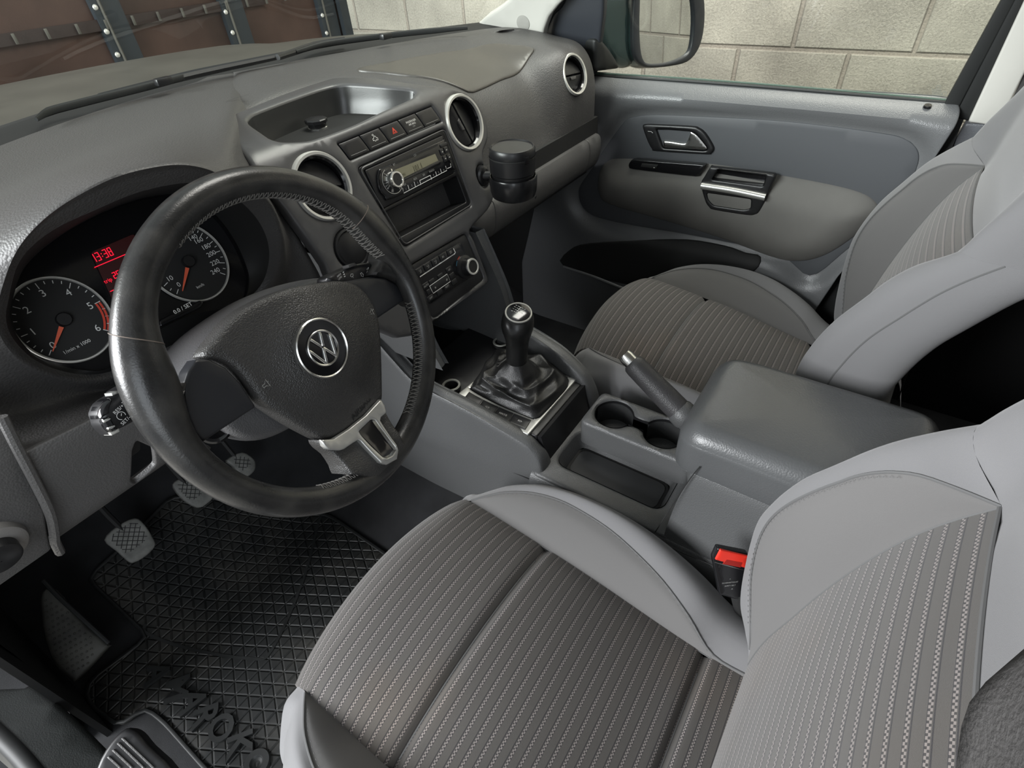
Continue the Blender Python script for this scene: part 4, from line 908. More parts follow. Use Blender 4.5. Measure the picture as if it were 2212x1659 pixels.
t_ = [text('t', s, SPr, sr_([q])[0], .0030, .05, M_['white'], None, .0105) for s, q in (('HIGH', (1052, 268)), ('LOW', (1058, 285)), ('OFF', (1225, 230)))]
for q in ((1130, 270), (1225, 255)):
    c = sr_([q])[0]; t_.append(strokes('t', SPr, [[c+np.array(v)*.0026 for v in ((-1, .4), (0, .9), (1, .4), (.6, -.5), (0, -.2), (-.6, -.5), (-1, .4))], [c+np.array((0, -.0005)), c+np.array((0, -.003))]], .0005, M_['white'], None, .0105))
c = sr_([(1190, 265)])[0]; t_.append(strokes('t', SPr, [[c+np.array(v)*.0026 for v in ((-.5, 1), (.5, 1), (.5, 0), (1, 0), (0, -1.1), (-1, 0), (-.5, 0), (-.5, 1))]], .0005, M_['white'], None, .0105))
for q in ((1078, 250), (1082, 262), (1086, 275), (1258, 215), (1264, 228), (1268, 240)):
    c = sr_([q])[0]; t_.append(strokes('t', SPr, [[c+np.array((-.0007, 0)), c+np.array((.0007, 0))]], .0012, M_['white'], None, .0105))
join('stalk_markings', t_, M_['white'], sb2)
# ================================================================== CENTRE CONSOLE
con = thing('centre_console', 'grey plastic centre console between the two front seats with cup holder and tray', 'console', (0, .25, -.9))
CZL = [(.325, -.79), (.335, -.752), (.352, -.731), (.375, -.716), (.448, -.692), (.514, -.675), (.56, -.666), (.61, -.652), (.65, -.62), (.70, -.575), (.74, -.54)]
CZR = [(.325, -.78), (.335, -.740), (.352, -.708), (.375, -.690), (.416, -.669), (.459, -.658), (.51, -.650), (.60, -.640), (.65, -.61), (.70, -.575), (.74, -.54)]
def rw(y): return max(0, min(y, .62)-.36)*.105
for sg in (-1, 1):
    rows = []
    for y, z in (CZL if sg < 0 else CZR):
        low = -.745 if y > .34 else -.80; e = rw(y)
        X = lambda x: sg*(x+e)
        rows.append([(X(.082), y, min(z-.012, low+.02) if y < .34 else -.735), (X(.086), y, z-.009), (X(.093), y, z-.0015), (X(.102), y, z), (X(.112), y, z-.003), (X(.119), y, z-.014), (X(.124), y, min(z-.05, -.79)), (sg*(.127+e*.7), y, -.845), (sg*(.130+e*.5), y+.004, -.90), (sg*(.133+e*.3), y+.004, -.99)])
    rows.insert(0, [(sg*(abs(p[0])*.96), .319, max(min(p[2]-.03, -.775), -.99)) if p[2] > -.8 else (p[0], .316, p[2]) for p in [tuple(np.array(q)*np.array((1, 1, 1))) for q in rows[0]]])
    rl = grid('side_rail', rows, M_['console'], con, 4, 4)
    if sg < 0:
        tube('side_joint', [U(*q, x=-.1275) for q in ((1160, 1042), (1147, 1037), (1060, 1000), (980, 966), (910, 939), (860, 920))], .0009, M_['mattblack'], rl, 6)
# gear plate
GPz = Extr([(.30, -.716), (.37, -.715), (.45, -.713), (.51, -.706), (.58, -.689), (.68, -.682)])
if (GPz.P([(0, .1)], .01)-GPz.P([(0, .1)], 0))[0][2] < 0: GPz.nn = -GPz.nn
gq = lambda *L: hits(GPz, cG(*L))
def gy(y): return float(np.interp(y, GPz.p[:, 0], GPz.s))
plate = sheet('gear_plate', GPz, [(-.090, gy(.358)), (.090, gy(.358)), (.098, gy(.48)), (.112, gy(.58)), (.112, gy(.66)), (-.112, gy(.66)), (-.112, gy(.58)), (-.098, gy(.48))], M_['black'], con, holes=[circ(hits(GPz, [(975, 834)])[0], .0165, 32), circ(hits(GPz, [(1083, 740)])[0], .0165, 32)], step=.02, h=-.004, thick=.02, r=.002)
quad('rear_drop', [(-.088, .359, -.722), (.088, .359, -.722), (.088, .338, -.80), (-.088, .338, -.80)], M_['black'], con, .01)
for q in ((975, 834), (1083, 740)):
    c = GPz.P(hits(GPz, [q])[0], 0)[0]
    s_ = lathe('power_socket', [(.0195, -.004), (.0192, .003), (.0180, .0045), (.0150, .0045), (.0140, .002), (.0138, -.03), (.0005, -.03)], c, (0, 0, 1), [M_['socket'], M_['mattblack']], con, 40)
    for p in s_.data.polygons:
        cc = sum((s_.data.vertices[i].co for i in p.vertices), Vector())/len(p.vertices); p.material_index = 1 if cc.z < c[2]+.001 else 0
# storage bin under the climate panel
bin_ = [[(-.105, .655, -.690), (-.105, .72, -.72), (-.105, .80, -.725), (-.105, .88, -.69), (-.105, .90, -.58), (-.105, .88, -.50)]]
bin_.append([(.105, y, z) for x, y, z in bin_[0]]); grid('storage_bin', np.array(bin_), M_['mattblack'], con, 1, 4)
for sg in (-1, 1): quad('bin_side', [(sg*.1055, .60, -.56), (sg*.1055, .90, -.56), (sg*.1055, .90, -.76), (sg*.1055, .62, -.70)], M_['console'], con, .004)
quad('bin_roof', [(-.10, .62, -.568), (.10, .62, -.568), (.10, .9, -.56), (-.10, .9, -.56)], M_['mattblack'], con, .004)
# gear frame
hole = catmull(gq((300, 1035), (330, 960), (370, 905), (545, 650), (620, 610), (1150, 735), (1330, 880), (1385, 935), (1385, 975), (1345, 1065), (1100, 1330), (1050, 1368), (1000, 1378), (940, 1360), (330, 1075)), 3, True)
fo = rnd(gq((170, 1145), (930, 1555), (1520, 885), (1190, 700), (560, 560)), .003)
fo = rnd([hits(GPz, [(992, 861)])[0], hits(GPz, [(1141, 940)])[0], hits(GPz, [(1253, 811)])[0], (.086, gy(.535)), (-.090, gy(.545))], .003)
gf = sheet('gear_frame', GPz, fo, M_['silver'], con, holes=[hole], step=.012, h=.002, thick=.006, r=.0015)
lq = gq((275, 1078), (972, 1400), (905, 1510), (195, 1180))
quad_ = [lq[0], lq[1], lq[2], lq[3]]
a0, a1, b1, b0 = lq; fr = [(0, .235), (.24, .485), (.49, .73), (.735, 1.0)]
mk = ['', 'L', 'H', 'R']
for (f0, f1), m_ in zip(fr, mk):
    q = [a0+(a1-a0)*f0, a0+(a1-a0)*f1, b0+(b1-b0)*f1, b0+(b1-b0)*f0]
    gb = sheet('console_button', GPz, rnd(q, .001), M_['black'], gf, step=.01, h=.0036, thick=.006, r=.001)
    c = sum(q)/4; ax_ = (a1-a0)/np.linalg.norm(a1-a0); ay_ = (q[0]-q[3]); ay_ /= np.linalg.norm(ay_)
    m0, m1 = q[3]*.85+q[0]*.15, q[2]*.85+q[1]*.15; strokes('button_line', GPz, [[m0+(m1-m0)*.12, m0+(m1-m0)*.9]], .0006, M_['greymark'], gb, .0040)
    pt = lambda u, v: c+ax_*u*.001+ay_*(v*.001+.001)
    if m_ in 'LR' and m_:
        s = -1 if m_ == 'L' else 1
        strokes('lock_symbol', GPz, [[pt(s*5, 0), pt(s*1, 2.2), pt(s*1, -2.2), pt(s*5, 0)], [pt(-s*1, 2), pt(-s*1, -2)], [pt(-s*3, 2), pt(-s*3, -2)]], .0006, M_['white'], gb, .0040)
    if m_ == 'H':
        L = [[pt(-8, 2), pt(-8, -2)], [pt(-8, 0), pt(-5, 0)], [pt(-5, 2), pt(-5, -2)], [pt(-3, 2), pt(-3, -2)], [pt(-3, 0), pt(0, 0)], [pt(0, 2), pt(0, -2)], [pt(2, 2), pt(4, 2), pt(2.6, .3), pt(4, -1), pt(2, -2)], [pt(6, 2), pt(8, 2), pt(8, -2), pt(6, -2), pt(6, 2)]]
        strokes('axle_symbols', GPz, L, .0007, M_['white'], gb, .0040)
rq = gq((1275, 820), (1305, 800), (1460, 870), (1405, 920), (1350, 910))
rb = sheet('console_button', GPz, rq, M_['black'], gf, step=.01, h=.0036, thick=.006, r=.001)
c = gq((1365, 855))[0]; strokes('skid_symbol', GPz, [[c+np.array(v)*.003 for v in ((-1, -1), (-.5, 1), (.5, 1), (1, -1))], [c+np.array(v)*.003 for v in ((-1.6, .2), (1.6, .2))]], .0007, M_['greymark'], rb, .0040)
# gaiter
NB_ = 96; base = resample(hole, NB_, True); B0 = GPz.P(base, .003); kc_ = U(1116, 778, x=0.004); kx, ky, kz = kc_
top0 = []
cxy = B0.mean(0)
rows = []
levels = [(0, 0), (.06, .16), (.16, .34), (.30, .50), (.46, .62), (.62, .72), (.76, .82), (.87, .92), (1, 1)]
angs = np.arctan2(B0[:, 1]-cxy[1], B0[:, 0]-cxy[0])
rng = np.random.RandomState(3)
def wr(a, t):
    r1 = 1-2*abs(math.sin(1.0*a*1+7.5*t+.6)); r2 = 1-2*abs(math.sin(1.5*a*2/1.0*1-5.*t+1.9)); r3 = math.sin(4*a+9*t)
    return .62*r1+.48*r2+.16*r3
nl = 40
topc = np.array([kx, ky, kz])
for i in range(nl+1):
    t = i/nl; row = []
    for k in range(NB_):
        a = angs[k]; p0 = B0[k]; r0 = np.hypot(*(p0[:2]-cxy[:2]))
        # radial profile: stays wide low down, then climbs into a cone under the knob
        rt = .0205+.004*(1-t) if t > .72 else None
        f = (1-t)**1.05
        rr = .0195+(r0-.0195)*np.interp(t, [0, .12, .3, .5, .68, .8, 1], [1, .90, .76, .56, .36, .22, .0])
        zz = np.interp(t, [0, .12, .3, .5, .68, .8, 1], [0, .014, .026, .036, .044, .062, 1.0]) if False else 0
        H = topc[2]-p0[2]
        hz = np.interp(t, [0, .12, .3, .5, .68, .80, 1], [0, .17, .33, .43, .53, .70, 1.])*H
        cx_, cy_ = cxy[0]+(topc[0]-cxy[0])*min(1, t*1.25), cxy[1]+(topc[1]-cxy[1])*min(1, t*1.25)
        amp = math.sin(math.pi*min(1, max(0, (t-.02)/.78)))**.8*.0085 if t < .80 else 0
        wv = wr(a, t); rr += amp*wv*.55; hz += amp*wv*.85
        row.append((cx_+rr*math.cos(a), cy_+rr*math.sin(a), p0[2]+hz))
    rows.append(row)
gl = thing('gear_lever', 'black leather gear knob on a creased gaiter in the console', 'gear lever', (kx, ky, -.71))
gt = grid('gaiter', rows, M_['boot'], gl, 1, 1, closed=True, dense=False, sharp=3)
tube('gaiter_stitching', [np.array(rows[i][11])+np.array([.0008, 0, .0006]) for i in range(24, 40)], .0005, M_['thread'], gt, 4, sm=1)
tube('gaiter_stitching', [np.array(rows[i][9])+np.array([.0008, 0, .0006]) for i in range(24, 40)], .0005, M_['thread'], gt, 4, sm=1)
ktop = U(1120, 676, x=0.010)
axk = (ktop-topc)/np.linalg.norm(ktop-topc); HK = np.linalg.norm(ktop-topc)
lathe('collar', [(.0195, -.004), (.0205, .001), (.0195, .010), (.0180, .012)], topc, axk, M_['chrome'], gl, 40)
capn = np.array([-.16, -.22, 1.]); capn /= np.linalg.norm(capn)
# knob: stacked elliptical rings that lean over into the cap
KR = [(.008, .0175, .0175), (.02, .0185, .0180), (.30, .0192, .0188), (.45, .0205, .0198), (.58, .0235, .0225), (.70, .0262, .0250), (.80, .0275, .0262), (.90, .0268, .0255), (.97, .0240, .0232), (1.0, .0215, .0210)]
rows = []; KS_ = 1.16
for t, ra_, rb_ in KR:
    c = topc+(ktop-topc)*t; nrm = axk*(1-max(0, (t-.5)*2))+capn*max(0, (t-.5)*2); nrm /= np.linalg.norm(nrm)
    e = np.cross((0, 1, 0), nrm); e /= np.linalg.norm(e); g = np.cross(nrm, e)
    bulge = np.array([-.0035, -.001, 0])*math.exp(-((t-.75)/.18)**2)
    ra_ *= KS_; rb_ *= KS_
    rows.append([c+bulge+ra_*math.cos(a)*e+rb_*math.sin(a)*g for a in np.linspace(0, 2*math.pi, 33)[:-1]])
kb = grid('gear_knob', rows, M_['knob'], gl, 4, 2, closed=True)
lathe('cap_ring', [(.0255, -.001), (.0252, .0018), (.0236, .0026), (.0226, .0018)], ktop, capn, M_['ring'], kb, 56)
cap = lathe('shift_pattern_cap', [(.0229, .0016), (.017, .0030), (.009, .0037), (.0005, .0040)], ktop, capn, M_['blackgloss'], kb, 48, sharp=2)
KP = Plane(ktop+capn*.0042, (1, 0, .16), (0, 1, .22))
if KP.n@capn < 0: KP.n = -KP.n
cz = np.array(KP.hit((1121, 668))); rot_ = lambda v: cz+np.array((v[0], v[1]))*.0037
L = [[rot_(v) for v in q] for q in (((-1.2, 1.5), (-1.2, -1.5)), ((0.2, 1.5), (0.2, -1.5)), ((1.6, 1.5), (1.6, -1.5)), ((-2.6, 0), (1.6, 0)), ((-2.6, 0), (-2.6, 1.3)))]
o = [strokes('t', KP, L, .0006, M_['white'], None, 0)]+[text('t', s, KP, rot_(v), .0042, 0, M_['white'], None, 0) for s, v in (('1', (-1.2, 2.5)), ('2', (-1.2, -2.5)), ('3', (.2, 2.5)), ('4', (.2, -2.5)), ('5', (1.6, 2.5)), ('6', (1.6, -2.5)), ('R', (-2.8, 2.2)))]
join('shift_pattern', o, M_['white'], cap)
# --- rear part of the console
RZ = Plane((0, 0, -.778), (1, 0, 0), (0, 1, 0))
pk = rnd([(-.083, .322), (.018, .322), (.018, .105), (-.083, .105)], .025)
pko = hits(RZ, cA((222, 690), (240, 610), (310, 545), (360, 535), (430, 560), (860, 740), (880, 770), (790, 880), (740, 908), (680, 900), (330, 775), (250, 735)))
RC = sheet('console_top', RZ, rnd([(-.128, .348), (.128, .348), (.128, .07), (-.128, .07)], .012), M_['console'], con, holes=[pk], step=.015, h=0, thick=.03, r=.008)
for sg in (-1, 1):
    grid('console_side', [[(sg*.120, y, -.780), (sg*.130, y, -.788), (sg*.138, y, -.81), (sg*.146, y, -.86), (sg*.150, y, -.99)] for y in (.35, .25, .15, .07, 0, -.15, -.30)], M_['console'], con, 3, 4)
w0 = wall('tray_side', RZ, pk, -.003, -.034, M_['console'], RC, .012)
lo_ = np.array(pk); ctr = lo_.mean(0); lo_ = ctr+(lo_-ctr)*np.array((.78, .89))
sheet('tray_floor', RZ, lo_, M_['mattblack'], RC, step=.03, h=-.033, thick=.002)
sheet('tray_mat', RZ, ctr+(np.array(pk)-ctr)*np.array((.66, .84)), mat('tray_mat_rubber', (.045, .046, .047), .6), RC, step=.03, h=-.0315, thick=.003, r=.001)
# cup holder block
CB = Plane((0, 0, -.722), (1, 0, 0), (0, 1, 0))
cbo = rnd([(-.008, .312), (.094, .312), (.094, .085), (-.008, .085)], .016)
ca_, cb_ = (.045, .262), (.045, .160)
ch = []
for a in np.linspace(-1.25, math.pi+1.25, 30): ch.append((ca_[0]+.0375*math.cos(a), ca_[1]+.0375*math.sin(a)))
for a in np.linspace(math.pi-1.25, 2*math.pi+1.25, 30)[0:]: ch.append((cb_[0]+.0375*math.cos(a), cb_[1]+.0375*math.sin(a)))
ch = [p for p in ch]
cbk = sheet('cup_holder_block', CB, cbo, M_['console'], con, holes=[ch], step=.012, h=0, thick=.06, r=.010)
wall('cup_wall', CB, ch, -.004, -.062, M_['black'], cbk, .0); sheet('cup_floor', CB, ch, M_['mattblack'], cbk, step=.03, h=-.060, thick=.002)
# pedestal below the armrest
grid('armrest_pedestal', [[(-.146, .075+dy, -.84), (-.138, .080+dy, -.800), (-.124, .083+dy*1.0, -.776), (-.116, .078+dy, -.70), (-.110, .066+dy, -.625), (-.085, .064+dy, -.618), (0, .064+dy, -.618), (.085, .064+dy, -.618), (.110, .066+dy, -.625), (.116, .078+dy, -.70), (.124, .083+dy, -.776), (.138, .08+dy, -.80), (.146, .075+dy, -.84)] for dy in (0, -.10, -.20, -.30, -.36)], M_['console'], con, 2, 4)
quad('pedestal_front', [(-.114, .079, -.78), (.114, .079, -.78), (.106, .064, -.620), (-.106, .064, -.620)], M_['console'], con, .004)
tube('side_joint', [U(*q, x=xx) for q, xx in (((1512, 1008), -.1135), ((1490, 1035), -.118), ((1450, 1095), -.128), ((1415, 1150), -.143))], .0008, M_['mattblack'], con, 6)
tube('side_joint', [U(*q, x=-.145) for q in ((1150, 1048), (1300, 1118), (1440, 1180), (1560, 1230))], .0008, M_['mattblack'], con, 6)
# armrest
arm = thing('armrest', 'grey padded vinyl armrest lid between the front seats', 'armrest', (0, -.05, -.62))
AR = Plane((0, 0, -.540), (1, 0, 0), (0, 1, 0))
ao = rnd([(-.110, .105), (.110, .105), (.112, -.215), (-.112, -.215)], .045, 10)
cushion('armrest_cushion', resample(ao, 96, True), -.541, -.628, .032, M_['armvinyl'], arm, dip=lambda p: -.007*max(0, (p[1]-.02)/.09)**2)
# hand brake
hb = thing('hand_brake_lever', 'raised dark hand brake lever with chrome button beside the armrest', 'hand brake', tuple(U(1500, 960, x=.005)))
h0, h1 = U(1485, 905, x=.012), U(1352, 770, x=.030)
ax_ = (h1-h0)/np.linalg.norm(h1-h0); Lh = np.linalg.norm(h1-h0)
lathe('brake_grip', [(.017, .018), (.0212, .022), (.0210, .05), (.0205, .5*Lh), (.0195, Lh-.026), (.0185, Lh-.018), (.0150, Lh-.014)], h0, ax_, M_['grip'], hb, 32)
lathe('release_button', [(.0130, Lh-.016), (.0134, Lh-.002), (.0120, Lh+.004), (.0005, Lh+.005)], h0, ax_, M_['chrome'], hb, 32)
lathe('brake_collar', [(.0225, .000), (.0240, .005), (.0235, .018), (.0205, .024)], h0, ax_, M_['console'], hb, 32)
h2 = U(1512, 985, x=-.012)
tube('brake_base', [h0+ax_*.006, h0-ax_*.02, h0*.5+h2*.5, h2, h2+np.array([0, -.02, -.06])], [.0215, .0225, .025, .027, .029], M_['console'], hb, 20)
# canister in the vent cup holder
can = thing('car_ashtray', 'black round lidded ashtray canister in a clip-on holder at the dashboard vent', 'ashtray', tuple(U(1110, 420, y=.555)))
cb0 = U(1109, 396, y=.555); up_ = (0, -.02, 1)
d0 = np.linalg.norm(cb0-CAMP); 
lathe('holder_cup', [(.0005, -.025), (.035, -.025), (.0415, -.021), (.0442, -.012), (.0452, .000), (.0455, .014), (.0440, .0165), (.0425, .0165), (.0415, .010)], cb0, up_, mat('holder_black', (.012, .012, .013), .24), can, 64)
lathe('canister', [(.038, .0), (.0400, .012), (.0405, .022), (.0425, .024), (.0430, .050), (.0415, .052)], cb0, up_, M_['black'], can, 64)
ld = lathe('lid', [(.0420, .0515), (.0425, .053), (.0425, .064), (.0400, .068), (.0385, .0685), (.037, .0665), (.030, .0668), (.0005, .067)], cb0, up_, M_['black'], can, 64)
lathe('lid_rim', [(.0432, .050), (.0436, .0515), (.0432, .053)], cb0, up_, M_['mattblack'], can, 64)
tb = box('lid_tab', tuple(cb0+np.array([-.014, -.0405, .052])), (.010, .004, .014), M_['blackgloss'], can, .001, Matrix.Rotation(-.33, 3, 'Z'))
mp = BZ.P(C5v, .0)[0]
lathe('mount_disc', [(.020, -.006), (.019, .004), (.015, .007), (.0005, .008)], mp, (-.25, -1, .1), M_['black'], can, 32, sx=.8)
tube('mount_arm', [mp, mp+np.array([.008, -.03, .0]), cb0+np.array([-.035, .010, -.004])], [.010, .009, .010], M_['black'], can, 10)
# seat belt buckle
bk = thing('seat_belt_buckle', 'black seat belt buckle with red release button beside the driver seat', 'belt buckle', tuple(U(1580, 1330, x=-.175)))
BP = Plane(U(1580, 1240, x=-.178), (.62, -.78, 0), (.25, .10, 1))
if BP.n@(CAMP-BP.o) < 0: BP.n = -BP.n
bo = rnd(hits(BP, cA((1045, 1205), (1070, 1150), (1225, 1180), (1235, 1200), (1215, 1420), (1150, 1410), (1080, 1390))), .003)
bb = sheet('buckle_body', BP, bo, M_['blackgloss'], bk, step=.008, h=0, thick=.010, r=.003)
rb = sheet('release_button', BP, rnd(hits(BP, cA((1052, 1203), (1078, 1152), (1222, 1184), (1208, 1246))), .002), M_['red'], bk, step=.006, h=.0022, thick=.004, r=.002)
strokes('button_edge', BP, [list(hits(BP, cA((1048, 1213), (1205, 1256))))], .0008, M_['chrome'], rb, .0025)
sheet('tongue_slot', BP, hits(BP, cA((1090, 1222), (1110, 1200), (1190, 1215), (1180, 1240))), mat('slot_red', (.30, .012, .008), .5), rb, step=.006, h=.0024, thick=.001)
tl = []
for i, q in enumerate(((1130, 1303), (1130, 1322), (1130, 1338), (1140, 1355))):
    c = hits(BP, cA(q))[0]; tl.append(text('t', ['o', 'SICHERHEITSGURT', 'SAFETY BELT', '. III .'][i], BP, c, .0036, -.25*0, M_['greymark'], None, .0006, sx=.8))
join('buckle_print', tl, M_['greymark'], bb)
tube('buckle_stem', [U(1590, 1285, x=-.175), U(1600, 1330, x=-.175), U(1620, 1400, x=-.175)], .009, M_['mattblack'], bk, 8, flat=.4)
# ================================================================== SEATS (modelled about x = SX, then copied for the passenger)
SX = -.44
def interp(t, tab):
    tab = np.array(tab); return np.interp(t, tab[:, 0], tab[:, 1])
def smoothtab(tab, n=10): return catmull(tab, n)
# cushion tables against y: seam z, piping offset / z, crest offset / z
YR = np.array([-.16, -.11, -.05, .0, .05, .10, .15, .20, .25, .30, .345, .375, .396])
zs = interp(YR, smoothtab([(-.2, -.835), (-.10, -.833), (-.03, -.831), (.06, -.813), (.167, -.790), (.285, -.774), (.396, -.762), (.42, -.77)]))
po = interp(YR, smoothtab([(-.2, .190), (-.06, .190), (-.035, .191), (0, .206), (.06, .226), (.15, .245), (.24, .250), (.30, .240), (.35, .220), (.38, .200), (.396, .188)]))
pz = interp(YR, smoothtab([(-.2, -.832), (-.05, -.826), (0, -.786), (.06, -.757), (.15, -.733), (.24, -.727), (.30, -.731), (.35, -.742), (.396, -.760)]))
co_ = interp(YR, smoothtab([(-.2, .262), (-.05, .264), (.1, .270), (.25, .268), (.34, .256), (.396, .228)]))
cz_ = interp(YR, smoothtab([(-.2, -.845), (-.08, -.822), (.005, -.768), (.086, -.731), (.165, -.716), (.257, -.722), (.327, -.745), (.396, -.790)]))
hw = interp(YR, [(-.2, .187), (.30, .187), (.396, .187)])
seat = thing('driver_seat', 'grey cloth bucket seat with ribbed striped panels, nearest the camera, beside the red belt buckle', 'car seat', (SX, .1, -1.09), 'front seats')
def row_panel(y, z, w_, b, n=25):
    u = np.linspace(-1, 1, n); return [(SX-w_-.001, y-.006, z-.03)]+[(SX+a*w_, y, z+b*(1-a*a)**.8) for a in u]+[(SX+w_+.001, y-.006, z-.03)]
rows = []
YD = np.linspace(-.16, .396, 112)
ZD = np.interp(YD, YR, zs)
k_ = np.convolve(np.pad(ZD, 6, mode='edge'), np.ones(13)/13, 'valid'); ZD = k_
for y, z in zip(YD, ZD):
    g = -.011*math.exp(-((y-.24)/.0065)**2)-.011*math.exp(-((y+.04)/.0065)**2)
    b = np.interp(y, [-.16, .0, .24, .396], [.012, .018, .034, .042])
    rows.append([(p[0], p[1], p[2]+g) for p in row_panel(y, z, .187, b)])
zf = ZD[-1]
for y, z, b, w_ in ((.408, -.766, .041, .187), (.420, -.774, .040, .187), (.431, -.786, .038, .187), (.440, -.802, .035, .187), (.4445, -.820, .030, .187), (.4445, -.840, .026, .187), (.440, -.860, .02, .187)):
    rows.append([(p[0], p[1]+.018*(1-((p[0]-SX)/w_)**2)+.0, p[2]) for p in row_panel(y, z, w_, b*.9)])
for y_ in (.24, -.04):
    i_ = int(np.argmin(np.abs(YD-y_))); tube('cross_seam', [np.array(p)+np.array([0, 0, .0002]) for p in rows[i_][2:-2:3]], .0016, M_['piping'], seat, 6, sm=2)
# distances along the panel: 0 at the front roll so that the ribs continue over it
grid('cushion_panel', rows, M_['stripe'], seat, dense=False)
FR = [(.408, -.768, .200, -.772, .232, -.800), (.422, -.782, .202, -.787, .236, -.822), (.436, -.806, .206, -.812, .242, -.846), (.4445, -.840, .210, -.844, .248, -.872), (.440, -.862, .212, -.866, .250, -.90)]
for sg in (-1, 1):
    inner = [(SX+sg*hw[i], YR[i], zs[i]) for i in range(len(YR))]
    pip = [(SX+sg*po[i], YR[i], pz[i]) for i in range(len(YR))]
    rows = []
    for i in range(len(YR)):
        a, b = np.array(inner[i]), np.array(pip[i]); w_ = np.linalg.norm(b-a)
        rows.append([a, a+(b-a)*.33+np.array([0, 0, .10*w_]), a+(b-a)*.68+np.array([0, 0, .12*w_]), b])
    grid('side_gusset', rows, M_['gusset'], seat, 4, 5)
    rows = []
    for i in range(len(YR)):
        b = np.array(pip[i]); c = np.array((SX+sg*co_[i], YR[i], cz_[i]))
        m = (b+c)/2+np.array([0, 0, .20*abs(c[0]-b[0])+.002])
        rows.append([b, m, c, c+np.array([sg*.016, 0, -.022]), c+np.array([sg*.022, 0, -.065]), (SX+sg*.285, YR[i], -.93), (SX+sg*.270, YR[i], -1.02)])
    for y, z, o1, z1, o2, z2 in FR:
        b = np.array((SX+sg*.187, y, z)); c = np.array((SX+sg*o2, y-.012, z2)); m = np.array((SX+sg*(o1+.008), y, z1))
        rows.append([b, m, c, c+np.array([sg*.014, -.012, -.02]), c+np.array([sg*.020, -.02, -.06]), (SX+sg*.275, y-.04, -.95), (SX+sg*.262, y-.05, -1.02)])
    grid('cushion_bolster', rows, M_['seatgrey'], seat, 4, 4)
    tube('piping', [np.array(p)+np.array([0, 0, .0005]) for p in pip[1:]], .0016, M_['piping'], seat, 6, sm=4)
    tube('panel_seam', [np.array(p)+np.array([0, 0, -.001]) for p in inner], .0013, M_['piping'], seat, 6, sm=4)
    # stitches beside the piping
    P_ = catmull(np.array([(SX+sg*(po[i]-.006), YR[i], pz[i]+.0012) for i in range(2, len(YR)-1)]), 12); sts = []
    for i in range(0, len(P_)-2, 2): sts.append(tube('s', [P_[i], P_[i]*.4+P_[i+1]*.6], .0004, M_['piping'], None, 4, sm=1))
    tag(join('stitching', sts, M_['piping'], seat), None, None, kind='stuff')
# front valance
grid('front_valance', [[(SX-.262, .39, -.90), (SX-.21, .430, -.88), (SX-.1, .452, -.862), (SX, .456, -.860), (SX+.1, .452, -.862), (SX+.21, .430, -.88), (SX+.262, .39, -.90)], [(SX-.26, .38, -1.0), (SX-.2, .41, -1.0), (SX-.1, .425, -1.0), (SX, .428, -1.0), (SX+.1, .425, -1.0), (SX+.2, .41, -1.0), (SX+.26, .38, -1.0)]], M_['seatgrey'], seat, 3, 4)
box('seat_base', (SX, .10, -1.035), (.44, .46, .10), M_['mattblack'], seat, .01)
# --- backrest: rows run upwards
SM = [(-.098, -.87), (-.098, -.80), (-.103, -.735), (-.114, -.665), (-.124, -.60), (-.136, -.54), (-.150, -.485), (-.165, -.440), (-.180, -.408), (-.192, -.388), (-.200, -.375)]     # panel seam y, z
SO = [.20, .203, .205, .205, .205, .206, .207, .208, .209, .210, .210]
def PXx(q, o): p = U(*q, x=SX+o); return (o, p[1], p[2])
PI_ = [(.205, -.098, -.865), (.213, -.092, -.80)]+[PXx(q, o) for q, o in (((1622, 1318), .226), ((1624, 1240), .238), ((1642, 1162), .244), ((1676, 1111), .245), ((1733, 1074), .243), ((1811, 1043), .240), ((1883, 1023), .234), ((1990, 1028), .224))]+[(.211, -.200, -.374)]
CR_ = [(.262, -.115, -.90), (.263, -.095, -.85)]+[PXx(q, o) for q, o in (((1615, 1330), .266), ((1617, 1240), .268), ((1635, 1142), .268), ((1671, 1090), .268), ((1733, 1038), .268), ((1811, 1002), .267), ((1914, 960), .266), ((2010, 937), .264))]+[PXx((2110, 922), .262)]
S3 = np.array([(o, y, z) for (y, z), o in zip(SM, SO)])
RS = 12
def prm(A): return catmull(np.array(A, float), 8)
a_, b_, c_ = prm(S3), prm(PI_), prm(CR_)
rows = []
L_ = resample(a_, 95)
for i, (o, y, z) in enumerate(L_):
    u = np.linspace(-1, 1, 25); rows.append([(SX+o*t, y+.012*(1-t*t)*min(1, i/30), z) for t in u])
grid('backrest_panel', rows, M_['stripe'], seat, dense=False)
